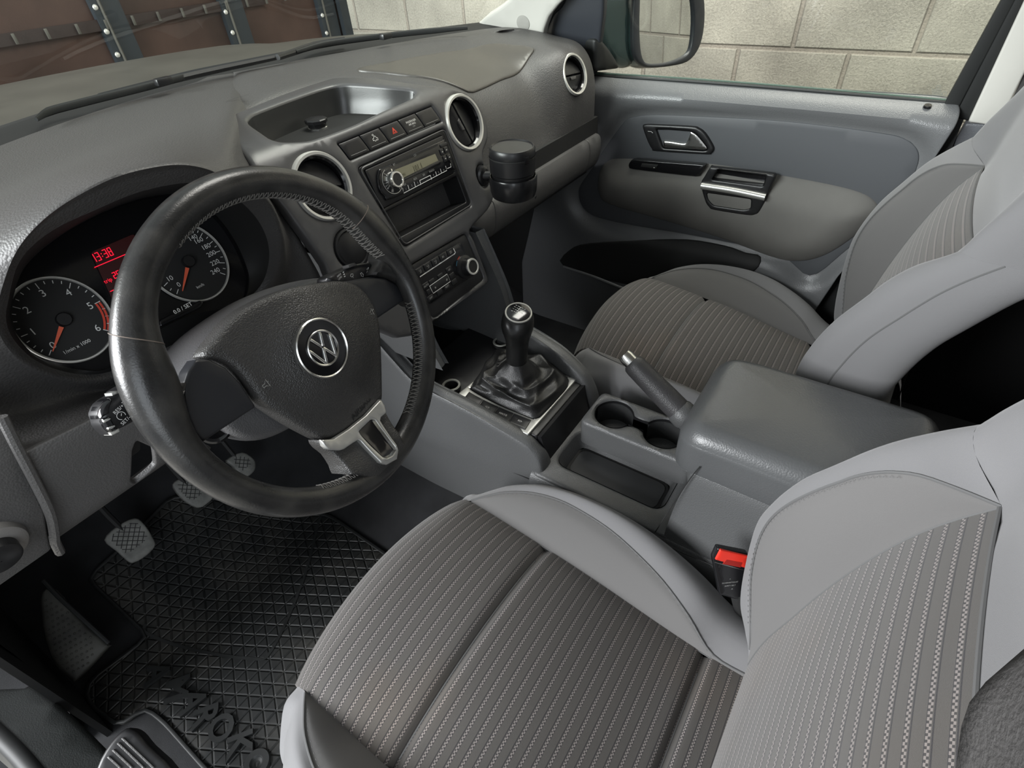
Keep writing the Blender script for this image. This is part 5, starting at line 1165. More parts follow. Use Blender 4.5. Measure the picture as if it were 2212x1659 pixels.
for sg in (-1, 1):
    rows = []
    for i in range(len(a_)):
        a, b = a_[i], b_[i]; w_ = np.linalg.norm(b-a)
        f = lambda p: (SX+sg*p[0], p[1], p[2])
        rows.append([f(a), f(a+(b-a)*.33+np.array([-.03*w_, .10*w_, .0])), f(a+(b-a)*.68+np.array([-.02*w_, .12*w_, 0])), f(b)])
    grid('backrest_gusset', rows, M_['gusset'], seat, 1, 5)
    rows = []
    for i in range(len(b_)):
        b, c = b_[i], c_[i]; w_ = np.linalg.norm(c-b); f = lambda p: (SX+sg*p[0], p[1], p[2])
        rows.append([f(b), f((b+c)/2+np.array([.004, .16*w_, .05*w_])), f(c), f(c+np.array([.014, -.018, .0])), f(c+np.array([.020, -.05, 0])), f(c+np.array([.020, -.095, 0])), f(c+np.array([.006, -.125, 0])), f(c+np.array([-.03, -.14, 0])), f(c+np.array([-.14, -.15, 0]))])
    ob = grid('backrest_bolster', rows, M_['seatgrey'], seat, 1, 4)
    tube('piping', [(SX+sg*p[0], p[1]+.0005, p[2]) for p in b_[8::4]], .0016, M_['piping'], seat, 6, sm=3)
    tube('side_seam', [(SX+sg*(p[0]+.0195), p[1]-.048, p[2]) for p in c_[::4]], .0014, M_['piping'], seat, 6, sm=3)
    tube('panel_seam', [(SX+sg*p[0], p[1], p[2]) for p in a_[::4]], .0013, M_['piping'], seat, 6, sm=3)
    sts = []; P_ = catmull(np.array([(SX+sg*(p[0]-.006), p[1]+.0018, p[2]-.001) for p in b_[14:-8:4]]), 7)
    for i in range(0, len(P_)-2, 2): sts.append(tube('s', [P_[i], P_[i]*.4+P_[i+1]*.6], .0004, M_['piping'], None, 4, sm=1))
    tag(join('stitching', sts, M_['piping'], seat), None, None, kind='stuff')
# plain upper part of the backrest and its head end
top_seam = [(SX+.210*t, -.200+.012*(1-t*t), -.375) for t in np.linspace(-1, 1, 9)]
cc = c_[-1]
bb_ = b_[-1]; w9 = np.linalg.norm(cc-bb_); m9 = (bb_+cc)/2+np.array([.004, .16*w9, .05*w9])
r0 = [(SX-.262, cc[1], cc[2]), (SX-m9[0], m9[1], m9[2])]+top_seam+[(SX+m9[0], m9[1], m9[2]), (SX+.262, cc[1], cc[2])]
side0 = lambda sg: [(SX+sg*(cc[0]-.14), cc[1]-.15, cc[2]), (SX+sg*(cc[0]-.03), cc[1]-.14, cc[2]), (SX+sg*(cc[0]+.006), cc[1]-.125, cc[2]), (SX+sg*(cc[0]+.02), cc[1]-.095, cc[2]), (SX+sg*.282, cc[1]-.05, cc[2]), (SX+sg*.276, cc[1]-.018, cc[2])]
rows = [side0(-1)+r0+side0(1)[::-1]]
for z, yc, w_, ye, zc in ((-.350, -.202, .262, cc[1]-.004, cc[2]+.012), (-.315, -.205, .262, cc[1]-.012, cc[2]+.034), (-.25, -.214, .260, -.206, -.245), (-.17, -.232, .252, -.232, -.168), (-.11, -.255, .236, -.262, -.108), (-.075, -.285, .215, -.29, -.073), (-.065, -.33, .195, -.335, -.063)):
    m_ = lambda sg: (SX+sg*w_*.91, ye*.5+yc*.5+.006, zc*.5+z*.5)
    front = [(SX-w_, ye, zc), m_(-1)]+[(SX+w_*.80*t, yc-.006*(1-t*t), z) for t in np.linspace(-1, 1, 9)]+[m_(1), (SX+w_, ye, zc)]
    sd = lambda sg: [(SX+sg*(w_-.14), ye-.15, zc-.01), (SX+sg*(w_-.03), ye-.14, zc-.01), (SX+sg*(w_+.006), ye-.125, zc-.01), (SX+sg*(w_+.020), ye-.095, zc-.01), (SX+sg*(w_+.020), ye-.05, zc), (SX+sg*(w_+.014), ye-.018, zc)]
    rows.append(sd(-1)+front+sd(1)[::-1])
grid('upper_backrest', rows, M_['seatgrey'], seat, 4, 3)
tube('panel_seam', [np.array(p)+np.array([0, .0008, 0]) for p in top_seam], .0018, M_['piping'], seat, 6, sm=4)
grid('backrest_shell', [[(SX+x, y, z) for x in (-.14, -.07, 0, .07, .14)] for y, z in ((-.27, -.95), (-.235, -.80), (-.20, -.6), (-.225, -.45), (-.33, -.3), (-.38, -.16), (-.42, -.09))], M_['seatgrey'], seat, 3, 3)
def copy_tree(o, parent=None, top=True):
    c = o.copy(); C.objects.link(c)
    if parent is not None: inv = o.matrix_parent_inverse.copy(); c.parent = parent; c.matrix_parent_inverse = inv
    for ch in [q for q in bpy.data.objects if q.parent == o]: copy_tree(ch, c, False)
    return c
ps = copy_tree(seat); ps.location = (-SX, .1+.028, -1.09); ps.name = 'passenger_seat'
ps['label'] = 'grey cloth bucket seat with striped panels by the far door, behind the armrest'
# adjuster lever by the driver's seat
lv = thing('seat_adjuster_lever', 'black ribbed height adjuster lever at the outer side of the driver seat', 'lever', tuple(U(330, 1640, z=-.90)))
LP = Plane(U(310, 1620, z=-.86), (1, -.25, 0), (.1, 1, .35))
if LP.n[2] < 0: LP.n = -LP.n
lq_ = hits(LP, cF((490, 1659), (560, 1530), (640, 1455), (700, 1470), (760, 1540), (880, 1659), (900, 1800), (480, 1800)))
lb = sheet('lever_grip', LP, catmull(lq_, 3, True), M_['black'], lv, step=.012, h=0, thick=.03, r=.006)
for q0, q1 in (((555, 1600), (620, 1659)), ((580, 1565), (680, 1659)), ((605, 1530), (740, 1659)), ((628, 1505), (790, 1659))):
    a, b = hits(LP, cF(q0, q1)); sheet('grip_rib', LP, rnd([a+np.array(v) for v in ((-.0015, 0), (.0015, 0))]+[b+np.array(v) for v in ((.0015, 0), (-.0015, 0))], .001), M_['knee'], lb, step=.01, h=.0025, thick=.004, r=.001)
# ================================================================== PASSENGER DOOR
door = thing('car_door', 'closed grey passenger door with chrome handle and padded armrest below the side window', 'car door', (.80, .35, -1.1))
DP = Plane((.775, 0, 0), (0, -1, 0), (0, 0, 1))
if DP.n[0] > 0: DP.n = -DP.n
def dD(*L): return hits(DP, cD(*L))
insq = catmull(dD((330, 570), (370, 552), (430, 543), (560, 544), (1000, 565), (1300, 595), (1540, 628), (1640, 650), (1700, 692), (1716, 750), (1690, 830), (1640, 900), (1560, 990), (1480, 1080), (1350, 1200), (1200, 1300), (1050, 1200), (700, 1120), (300, 1050), (150, 1000), (110, 900), (170, 800), (240, 690)), 4, True)
base = [(-.82, -.300), (-.5, -.3005), (-.2, -.3005), (.060, -.298), (.092, -.302), (.106, -.315), (.108, -.335), (.098, -.40), (.085, -.48), (.06, -.56), (.01, -.70), (-.02, -.85), (-.04, -1.10), (-.95, -1.12), (-.95, -.9), (-.84, -.5)]
def door_h(p):
    d = dist(p, insq); ins = inside(p, insq); z = p[:, 1]
    h = np.where(ins, 0, .026*(1-np.exp(-(d/.022)**2)))
    top = np.clip((z+.345)/.045, 0, 1); h = h*(1-top**2)-.030*top**2
    low = np.clip((-.80-z)/.25, 0, 1); h = h*(1-low)+.035*low
    return h
pan = sheet('door_panel', DP, rnd(base, .01), M_['door'], door, step=.012, h=0, thick=.03, r=.003, hf=door_h)
sheet('door_insert', DP, insq, M_['doorins'], door, step=.02, h=.0025, thick=.004, r=.002)
padq = catmull(dD((200, 860), (212, 805), (245, 760), (330, 745), (700, 766), (1040, 820), (1300, 868), (1440, 905), (1505, 942), (1527, 985), (1500, 1040), (1420, 1110), (1310, 1185), (1220, 1222), (1130, 1232), (1020, 1212), (800, 1130), (550, 1050), (260, 965), (208, 915)), 4, True)
dpd = sheet('door_armrest', DP, padq, M_['doorpad'], door, step=.012, h=.003, thick=.005, r=.004, hf=lambda p: .034*np.clip(1-(1-np.clip(dist(p, padq)/.075, 0, 1))**2, 0, 1))
# lever handle
H1 = DP.up(.006); hH = lambda P, *L: hits(P, cH(*L))
bz = catmull(hH(H1, (300, 215), (330, 175), (480, 175), (940, 198), (1040, 222), (1130, 290), (1232, 455), (1238, 520), (1200, 560), (1130, 572), (480, 530), (425, 505), (365, 400)), 3, True)
op = hH(H1, (480, 238), (640, 240), (920, 262), (1000, 290), (1075, 370), (1160, 480), (1155, 512), (1110, 522), (590, 488), (565, 470))
op = rnd(op, .003)
hd = sheet('lever_handle', H1, bz, M_['black'], door, holes=[op], step=.01, h=.004, thick=.012, r=.0045)
wall('handle_recess', H1, op, .003, -.0165+.001, M_['blackgloss'], hd, .0); sheet('recess_floor', H1, op, M_['sail'], hd, step=.02, h=-.012, thick=.002)
sheet('door_lever', H1, catmull(hH(H1, (572, 400), (600, 393), (700, 402), (850, 425), (890, 390), (925, 300), (930, 270), (970, 278), (1030, 320), (1090, 390), (1160, 480), (1158, 505), (1110, 516), (900, 505), (600, 487), (575, 470)), 2, True), M_['chrome'], hd, step=.006, h=.002, thick=.008, r=.004)
strokes('lock_symbol', H1, [list(hH(H1, (375, 262), (420, 266), (440, 285)))], .0010, M_['white'], hd, .0045)
# grab handle
H2 = DP.up(.036)
gz = catmull(hH(H2, (1110, 880), (1190, 748), (1230, 745), (1600, 785), (1990, 830), (2052, 852), (2058, 880), (1990, 1030), (1930, 1180), (1850, 1330), (1790, 1372), (1680, 1380), (1250, 1312), (1180, 1275), (1130, 1200), (1075, 1010), (1078, 930)), 3, True)
up_o = rnd(hH(H2, (1300, 770), (1940, 858), (1895, 995), (1215, 905)), .004); lo_o = rnd(hH(H2, (1150, 1080), (1740, 1165), (1730, 1290), (1640, 1308), (1240, 1248), (1170, 1170)), .006)
gh = sheet('grab_handle', H2, gz, M_['black'], door, holes=[up_o, lo_o], step=.01, h=.003, thick=.016, r=.004)
for o_ in (up_o, lo_o): wall('handle_recess', H2, o_, .002, -.020, M_['black'], gh, .001); sheet('recess_floor', H2, o_, M_['blackgloss'], gh, step=.02, h=-.019, thick=.002)
gb = hH(H2, (1090, 978), (1500, 1040), (1935, 1130)); pth = [H2.P(g, .007)[0] for g in gb]
tube('grab_bar', [pth[0], pth[1], pth[2]], .0088, M_['silver'], gh, 16, sm=8, flat=1.0)
# window switch strip
H3 = DP.up(.030)
sw = sheet('window_switch', H3, catmull(hH(H3, (108, 715), (130, 672), (200, 648), (600, 680), (1060, 715), (1108, 742), (1060, 835), (1000, 868), (600, 825), (160, 772), (115, 748)), 2, True), M_['blackgloss'], door, step=.015, h=.0, thick=.02, r=.002)
sheet('switch_key', H3, hH(H3, (290, 690), (505, 712), (470, 760), (270, 738)), M_['mattblack'], sw, step=.01, h=.002, thick=.003, r=.0008)
lathe('key_dot', [(.0013, 0), (.0011, .0006), (.0005, .0006)], H3.P(hH(H3, (452, 748))[0], .0022)[0], H3.n, M_['white'], sw, 12)
lathe('lock_pin', [(.0075, -.002), (.0065, .0015), (.0035, .002), (.0005, .0015)], U(2003, 231, x=.775)+np.array([0, 0, .002]), (-.35, 0, 1), M_['blackgloss'], door, 20)
# lower pocket lip
pq = dD((85, 1165), (180, 1132), (420, 1120), (620, 1125), (800, 1155), (900, 1185), (975, 1205), (950, 1260), (800, 1330), (400, 1330), (60, 1240))
sheet('door_pocket', DP, catmull(pq, 3, True), M_['mattblack'], door, step=.012, h=.004, thick=.01, r=.003, hf=door_h)
tube('pocket_lip', [DP.P(p, .004+float(door_h(np.array([p]))[0]))[0] for p in dD((60, 1240), (200, 1285), (340, 1340), (500, 1400))], .005, M_['door'], door, 8)
# sail panel in front of the window
SPn = Plane((.765, .70, -.2), (0, -1, 0), (.25, .0, -1))
if SPn.n[0] > 0: SPn.n = -SPn.n
sq = hits(SPn, c2((1840, -330), (1790, 40), (1740, 120), (1702, 200), (1700, 285), (1840, 330), (1985, 500), (2038, 472), (2060, 300), (2085, 100), (2105, -330)))
sheet('sail_panel', SPn, rnd(sq, .01), M_['sail'], door, step=.012, h=.004, thick=.02, r=.006)
tube('sail_seal', [SPn.P(p, .006)[0] for p in hits(SPn, c2((1860, -200), (1830, 0), (1765, 70), (1718, 170), (1700, 285)))], .0075, M_['rubber'], door, 8)
# --- side glass, frame, pillar
g0 = [U(1240, 158, x=.800), U(2060, 226, x=.800)]
gl_ = quad('window_2', [g0[0]+np.array([0, .05, -.02]), g0[1]+np.array([0, -.06, -.02]), g0[1]+np.array([-.13, -.06, .50]), g0[0]+np.array([-.13, -.40, .50])], M_['glass'], None, .004); struct(gl_)
tube('window_seal', [U(*q, x=.792) for q in ((1245, 163), (1400, 170), (1640, 187), (1900, 209), (2046, 222))], .0035, M_['rubber'], door, 8)
M_['greenedge'] = mat('glass_edge', (.09, .13, .11), .3)
tube('window_edge', [U(*q, x=.797) for q in ((1245, 157), (1400, 164), (1640, 181), (1900, 203), (2046, 216))], .0022, M_['greenedge'], door, 6)
WPn = Plane(g0[1]+np.array([-.012, 0, 0]), (0, -1, 0), (-.25, 0, 1))
if WPn.n[0] > 0: WPn.n = -WPn.n
wm = hits(WPn, cD((1770, 420), (1835, 420)))
tt_ = []
lo = [list(circ(hits(WPn, cD((1808, 410)))[0], .0035, 16))]; lo[0].append(lo[0][0])
for k in range(5): a, b = hits(WPn, cD((1778, 422+k*6), (1822, 424+k*6))); lo.append([a, b])
cc_ = hits(WPn, cD((1835, 440)))[0]; q_ = list(circ(cc_, .0035, 14)); lo.append(q_+[q_[0]])
strokes('glass_stamp', WPn, lo, .0007, mat('stamp_grey', (.25, .27, .24), .6), door, .001)
FPn = Plane(g0[1], (0, -1, 0), (-.22, 0, 1))
if FPn.n[0] > 0: FPn.n = -FPn.n
def fF(*L): return hits(FPn, L)
sheet('window_frame', FPn, fF((2040, 222), (2052, 232), (2066, 240), (2250, -110), (2230, -125)), M_['rubber'], door, step=.05, h=.012, thick=.02, r=.003)
sheet('outer_frame', FPn, fF((2062, 234), (2075, 250), (2300, -110), (2245, -110)), M_['steel'], door, step=.05, h=.006, thick=.02, r=.003)
# body pillar behind the door
pil = thing('door_pillar', 'cream and grey trimmed body pillar behind the closed passenger door', 'pillar', (.82, -.2, -.9))
FP2 = Plane(U(2100, 245, x=.79), (0, -1, 0), (-.22, 0, 1))
if FP2.n[0] > 0: FP2.n = -FP2.n
def p2(*L): return hits(FP2, L)
sheet('pillar_cover', FP2, p2((2093, 258), (2148, 266), (2160, 262), (2320, -60), (2300, -110), (2263, -110)), M_['cream'], pil, step=.03, h=.012, thick=.02, r=.004)
sheet('door_seal', FP2, p2((2060, 255), (2092, 262), (2265, -110), (2248, -110)), M_['rubber'], pil, step=.05, h=.0, thick=.03, r=.003)
sheet('lower_cover', FP2, p2((2085, 266), (2150, 268), (2230, 330), (2230, 900), (1700, 900), (1780, 620), (1990, 420)), M_['pillargrey'], pil, step=.03, h=.002, thick=.02, r=.004)
P3 = DP.up(-.015)
sheet('door_gap', P3, hits(P3, [(2062, 236), (2090, 240), (2010, 430), (1800, 700), (1700, 900), (1500, 900), (1990, 405)]), M_['rubber'], pil, step=.05, h=-.004, thick=.01)
bl_ = thing('seat_belt', 'dark webbing seat belt hanging against the far door pillar', 'seat belt', (.76, -.2, -.5))
BLP = Plane((.745, 0, 0), (0, -1, 0), (-.10, 0, 1))
if BLP.n[0] > 0: BLP.n = -BLP.n
sheet('webbing', BLP, hits(BLP, cD((2150, 480), (2260, 250), (2330, 250), (2230, 700), (2120, 780), (1970, 800), (2080, 570))), M_['belt'], bl_, step=.03, h=0, thick=.002)
nb = thing('seat_belt', 'dark belt strap at the lower right beside the driver backrest', 'seat belt', (-.64, -.06, -.08))
a, b, c, d = U(2062, 1680, x=-.63), U(2225, 1390, x=-.62), U(2260, 1800, x=-.64), U(2400, 1350, x=-.63)
grid('webbing', [[a, (a+c)/2, c], [(a+b)/2+np.array([0, .002, 0]), (a+b+c+d)/4, (c+d)/2], [b, (b+d)/2, d]], M_['belt'], nb, 3, 3, thick=.002)
# --- wing mirror
mir = thing('wing_mirror', 'dark teal wing mirror outside the passenger window reflecting the block wall', 'wing mirror', (.95, .66, -.3))
MPn = Plane(U(1440, 70, y=.60), (.93, -.37, 0), (0, .05, 1))
if MPn.n[1] > 0: MPn.n = -MPn.n
mo = catmull(hits(MPn, cD((400, -140), (398, 0), (395, 120), (400, 230), (415, 285), (440, 300), (490, 300), (545, 290), (600, 268), (632, 238), (645, 180), (650, 80), (640, -20), (610, -140))), 3, True)
sheet('mirror_glass', MPn, mo, M_['mirror'], mir, step=.05, h=-.004, thick=.003)
ro = catmull(hits(MPn, cD((372, -180), (368, 0), (362, 120), (365, 230), (382, 288), (415, 315), (460, 320), (545, 312), (620, 292), (665, 245), (690, 180), (702, 90), (698, -20), (670, -180))), 3, True)
sheet('mirror_rim', MPn, ro, M_['sail'], mir, holes=[mo], step=.02, h=.004, thick=.02, r=.005)
r0 = MPn.P(ro, -.008); cm = r0.mean(0); bk_ = -MPn.n
sh = [r0, r0+bk_*.03+(r0-cm)*.05, r0+bk_*.07+(cm-r0)*.06, r0+bk_*.11+(cm-r0)*.30, r0+bk_*.135+(cm-r0)*.68, np.repeat([cm+bk_*.142], len(r0), 0)]
grid('mirror_shell', sh, M_['teal'], mir, 4, 1, closed=True)

sheet('mirror_arm', MPn, rnd(hits(MPn, cD((196, -160), (206, 150), (236, 230), (290, 305), (350, 330), (392, 318), (392, -160))), .02), M_['teal'], mir, step=.02, h=-.012, thick=.07, r=.022)
sheet('arm_cover', MPn, rnd(hits(MPn, cD((190, 180), (225, 185), (262, 230), (300, 290), (312, 325), (190, 340))), .01), M_['rubber'], mir, step=.02, h=-.004, thick=.06, r=.01)
# ================================================================== FLOOR, MAT, PEDALS, BODY
FL = [(-1.6, -1.10), (-.5, -1.10), (.3, -1.10), (.80, -1.10), (.93, -1.09), (1.10, -1.03), (1.30, -.89), (1.45, -.72), (1.52, -.5), (1.52, -.26)]
XS = [-1.02, -.93, -.86, -.60, -.40, -.33, -.27, -.21, -.15, -.10, .10, .15, .21, .27, .33, .50, .80, .90]
def tunnel(x):
    a = abs(x); return .13*(1-np.clip((a-.12)/.17, 0, 1)**1.3)
rows = []
for y, z in FL:
    rows.append([(x, y, z+(tunnel(x) if z < -.75 else 0)) for x in XS])
fl = grid('floor', rows, M_['carpet'], None, 4, 3); struct(fl)
MT = Extr([(y, z+.006) for y, z in FL])
if (MT.P([(0, .5)], .01)-MT.P([(0, .5)], 0))[0][2] < 0: MT.nn = -MT.nn
mt = lambda *L: hits(MT, cF(*L))
mq = mt((450, 690), (740, 965), (752, 985), (745, 1010), (500, 1190), (455, 1245), (455, 1300), (480, 1345), (590, 1430), (630, 1440), (740, 1365), (780, 1375), (850, 1430), (1090, 1700), (1400, 1800), (2200, 1400), (2150, 700), (2000, 585), (1720, 390), (1660, 365), (1500, 330), (1100, 280), (880, 270), (640, 520))
def matrelief(p):
    return np.zeros(len(p))
fm = thing('floor_mat', 'black rubber floor mat with raised triangle pattern in the driver footwell', 'floor mat', (-.5, .8, -1.10))
def mat_material():
    m, N, L, b = nt('rubber_mat'); tc = N.new('ShaderNodeTexCoord')
    b.inputs['Roughness'].default_value = .5
    n = N.new('ShaderNodeTexNoise'); n.inputs['Scale'].default_value = 7; n.inputs['Detail'].default_value = 6; n.inputs['Roughness'].default_value = .65; L.new(tc.outputs['Object'], n.inputs['Vector'])
    r = N.new('ShaderNodeValToRGB'); r.color_ramp.elements[0].position = .45; r.color_ramp.elements[0].color = (.012, .013, .013, 1); r.color_ramp.elements[1].position = .8; r.color_ramp.elements[1].color = (.06, .057, .05, 1)
    L.new(n.outputs['Fac'], r.inputs['Fac']); L.new(r.outputs[0], b.inputs['Base Color'])
    # triangular ribs: three families of grooves
    sp = N.new('ShaderNodeSeparateXYZ'); L.new(tc.outputs['UV'], sp.inputs[0]); prev = None
    def ma(op, a, c=None):
        k = N.new('ShaderNodeMath'); k.operation = op
        for i, x in enumerate((a, c)):
            if x is None: continue
            if isinstance(x, (int, float)): k.inputs[i].default_value = x
            else: L.new(x, k.inputs[i])
        return k.outputs[0]
    for ang in MATANG:
        cx_, sy_ = math.cos(ang)/.023, math.sin(ang)/.023
        t = ma('FRACT', ma('ADD', ma('MULTIPLY', sp.outputs['X'], cx_), ma('MULTIPLY', sp.outputs['Y'], sy_)))
        g = ma('MINIMUM', ma('MULTIPLY', ma('ABSOLUTE', ma('SUBTRACT', t, .5)), 9.), 1.)
        prev = g if prev is None else ma('MULTIPLY', prev, g)
    bp = N.new('ShaderNodeBump'); bp.inputs['Strength'].default_value = 1.; bp.inputs['Distance'].default_value = .0026; L.new(prev, bp.inputs['Height']); L.new(bp.outputs['Normal'], b.inputs['Normal']); return m
MATANG = (0.52, 1.57, 2.62)
M_['mat'] = mat_material()
M_['matplain'] = mat('rubber_mat_plain', (.016, .017, .017), .45, var=(9, .5))
mo_ = sheet('mat_body', MT, rnd(mq, .02, 4), M_['mat'], fm, step=.03, h=.006, thick=.007, r=.003)
P_ = rnd(mq, .02, 4); ctr = P_.mean(0)
tube('mat_edge', [MT.P(p, .008)[0] for p in resample(P_, 120, True)], .004, M_['matplain'], fm, 8, closed=True, sm=1, flat=.7)
inq = mt((750, 930), (760, 975), (1000, 1060), (1290, 1105), (1400, 1060), (1560, 700), (1640, 400), (1660, 375))
strokes('mat_ridge', MT, [list(catmull(inq, 4))], .006, M_['matplain'], fm, .0075)
lt = []
for ch, q, an in (('A', (815, 1185), -1.15), ('M', (915, 1265), -1.15), ('A', (1000, 1325), -1.15), ('R', (1060, 1400), -1.0), ('O', (1140, 1465), -1.0), ('K', (1235, 1545), -1.0)):
    c = mt(q)[0]; cs = (c, an); 
    lt.append(text('t', ch, MT, c, .062, MTA if False else -2.2+an*0, M_['matplain'], None, .0125, depth=.006, bold=.0015))
if lt: join('embossed_lettering', lt, M_['matplain'], fm)
lathe('mat_eyelet', [(.024, 0), (.022, .004), (.012, .004), (.009, .0), (.0005, -.002)], MT.P(mt((1325, 1640))[0], .007)[0], (0, 0, 1), M_['matplain'], fm, 32)
# foot rest
fr_ = thing('foot_rest', 'scuffed dimpled black foot rest left of the clutch pedal', 'foot rest', tuple(U(170, 1400, z=-1.0)))
FRP = Plane(U(170, 1380, z=-.97), (1, 0, -.05), (-.12, 1, .75))
if FRP.n[2] < 0: FRP.n = -FRP.n
M_['rest'] = mat('scuffed_rubber', (.05, .05, .044), .5, var=(16, .7))
fq = catmull(hits(FRP, cF((215, 760), (290, 745), (400, 880), (550, 1020), (555, 1040), (400, 1205), (370, 1210), (310, 1160), (250, 1060), (215, 900))), 3, True)
fb = sheet('rest_pad', FRP, fq, M_['rest'], fr_, step=.02, h=.004, thick=.02, r=.006)
tube('rest_ridge', [FRP.P(p, .006)[0] for p in hits(FRP, cF((225, 700), (300, 780), (430, 900), (560, 1020)))], .004, M_['rubber'], fr_, 8)
dts = []
for i in range(9):
    for j in range(12):
        q = (235+i*28+j*3, 800+j*30+i*16); p = hits(FRP, cF(q))[0]
        if inside(np.array([p]), fq)[0] and dist(np.array([p]), fq)[0] > .006: dts.append(lathe('d', [(.0022, 0), (.0016, .0012), (.0005, .0014)], FRP.P(p, .004)[0], FRP.n, M_['rest'], None, 6))
tag(join('dimples', dts, M_['rest'], fb), None, None, kind='stuff')
# pedals
def pedal(nm, lab, outl, c0, z, grid_px, nrm=(0, -.80, .60)):
    o = U(*c0, z=z); e1 = np.array((1., 0, 0)); n_ = np.array(nrm, float); n_ /= np.linalg.norm(n_); e2 = np.cross(n_, e1)
    if e2[2] < 0: e2 = -e2
    P = Plane(o, e1, e2)
    if P.n@n_ < 0: P.n = -P.n
    t = thing(nm, lab, 'pedal', tuple(o), 'pedals in the driver footwell'); q = catmull(hits(P, outl), 3, True)
    b = sheet('pedal_pad', P, q, M_['pedal'], t, step=.01, h=.004, thick=.014, r=.004)
    lo_, hi_ = q.min(0), q.max(0); L = []
    for k in np.arange(-.2, .2, .0125):
        for s in (1, -1):
            pts = [np.array((o_, k+s*o_)) +(lo_+hi_)/2 for o_ in np.linspace(-.06, .06, 60)]
            pts = np.array(pts); m = inside(pts, q)&(dist(pts, q) > .0075)&(pts[:, 1] > lo_[1]+(hi_[1]-lo_[1])*.30)
            if m.sum() > 4: L.append(list(pts[m]))
    if L: strokes('pad_grooves', P, L, .0016, M_['mattblack'], b, .0043)
    tube('pedal_arm', [o-n_*.012, o+np.array([0, .06, .10]), o+np.array([.01, .14, .30]), o+np.array([.01, .16, .5])], .007, M_['mattblack'], t, 8, flat=1.6)
    return t
pedal('clutch_pedal', 'worn grey clutch pedal with crosshatched pad, leftmost pedal', cF((535, 490), (600, 420), (690, 378), (740, 410), (785, 480), (795, 520), (750, 570), (690, 605), (655, 600), (600, 550)), (285, 1165), -.93, None)
pedal('brake_pedal', 'worn grey brake pedal with crosshatched pad, middle pedal behind the rim', cF((885, 205), (930, 170), (1010, 150), (1080, 200), (1095, 265), (1060, 305), (1015, 325), (960, 300), (910, 255)), (420, 1065), -.93, None)
pedal('accelerator_pedal', 'narrow accelerator pedal with crosshatched pad, rightmost pedal by the tunnel', cF((1160, 80), (1240, 40), (1300, 75), (1310, 110), (1300, 140), (1265, 165), (1225, 150), (1190, 110)), (525, 1005), -.93, None)
# sill and kick panel on the left
sill = thing('door_sill', 'dark grey plastic sill trim at the lower left edge of the floor', 'sill trim', (-.88, .7, -1.0))
SIL = Plane(U(150, 1560, z=-.93), (1, 0, -.35), (0, 1, 0))
if SIL.n[2] < 0: SIL.n = -SIL.n
sheet('sill_cover', SIL, hits(SIL, cF((-300, 1250), (120, 1235), (160, 1205), (300, 1310), (440, 1440), (560, 1560), (620, 1659), (640, 2000), (330, 2000), (0, 1560), (-300, 1300))), mat('sill_plastic', (.018, .020, .0195), .45, grain=500, bump=.2), sill, step=.03, h=0, thick=.05, r=.012)
tube('sill_seal', [SIL.P(p, -.01)[0] for p in hits(SIL, cF((-260, 1240), (0, 1480), (120, 1600), (230, 1740), (400, 2000)))], .014, M_['rubber'], sill, 10)
quad('kick_panel', [(-.86, .72, -1.12), (-.86, 1.6, -1.12), (-.80, 1.6, -.25), (-.80, .72, -.25)], M_['carpet'], sill, .01) if 0 else None
grid('kick_panel', [[(-.90, .86, -1.10), (-.865, .9, -.98), (-.845, .88, -.75), (-.835, .80, -.45)], [(-.88, 1.1, -1.10), (-.86, 1.15, -.9), (-.84, 1.15, -.7), (-.83, 1.15, -.3)], [(-.88, 1.55, -1.0), (-.86, 1.55, -.9), (-.84, 1.55, -.7), (-.83, 1.55, -.3)]], M_['mattblack'], sill, 3, 3)
KP2 = SIL.up(.02)
0 and sheet('bonnet_release', KP2, hits(KP2, cF((-20, 1130), (60, 1180), (130, 1225), (95, 1270), (40, 1235), (-20, 1180))), M_['black'], sill, step=.02, h=0, thick=.02, r=.003)
# body sides, firewall, rear and roof
def st_(nm, pts, m_, th=.02): return struct(quad(nm, pts, m_, None, th))
M_['dark'] = mat('dark_cabin_lining', (.012, .012, .013), .9)
struct(quad('trim_1', [(.81, .80, -1.15), (.81, 1.5, -1.15), (.81, 1.5, -.32), (.81, .86, -.32), (.81, .80, -.46)], M_['mattblack'], None, .01))
struct(quad('trim_2', [(-.87, 1.5, -1.15), (-.87, .84, -1.15), (-.85, .84, -.32), (-.85, 1.5, -.32)], M_['mattblack'], None, .01))
st_('wall_rear', [(-.9, -1.3, -1.2), (.9, -1.3, -1.2), (.9, -1.3, .34), (-.9, -1.3, .34)], M_['dark'])
st_('ceiling', [(-.72, -1.35, .30), (.72, -1.35, .30), (.66, .42, .29), (-.66, .42, .29)], M_['cream'], .03)
st_('wall_left', [(-.92, -1.3, -1.2), (-.92, -.32, -1.2), (-.78, -.28, .30), (-.78, -1.3, .30)], M_['dark'])
st_('wall_right', [(.90, -1.3, -1.2), (.90, -.20, -1.2), (.84, -.20, -.25), (.84, -1.3, -.25)], M_['dark'])
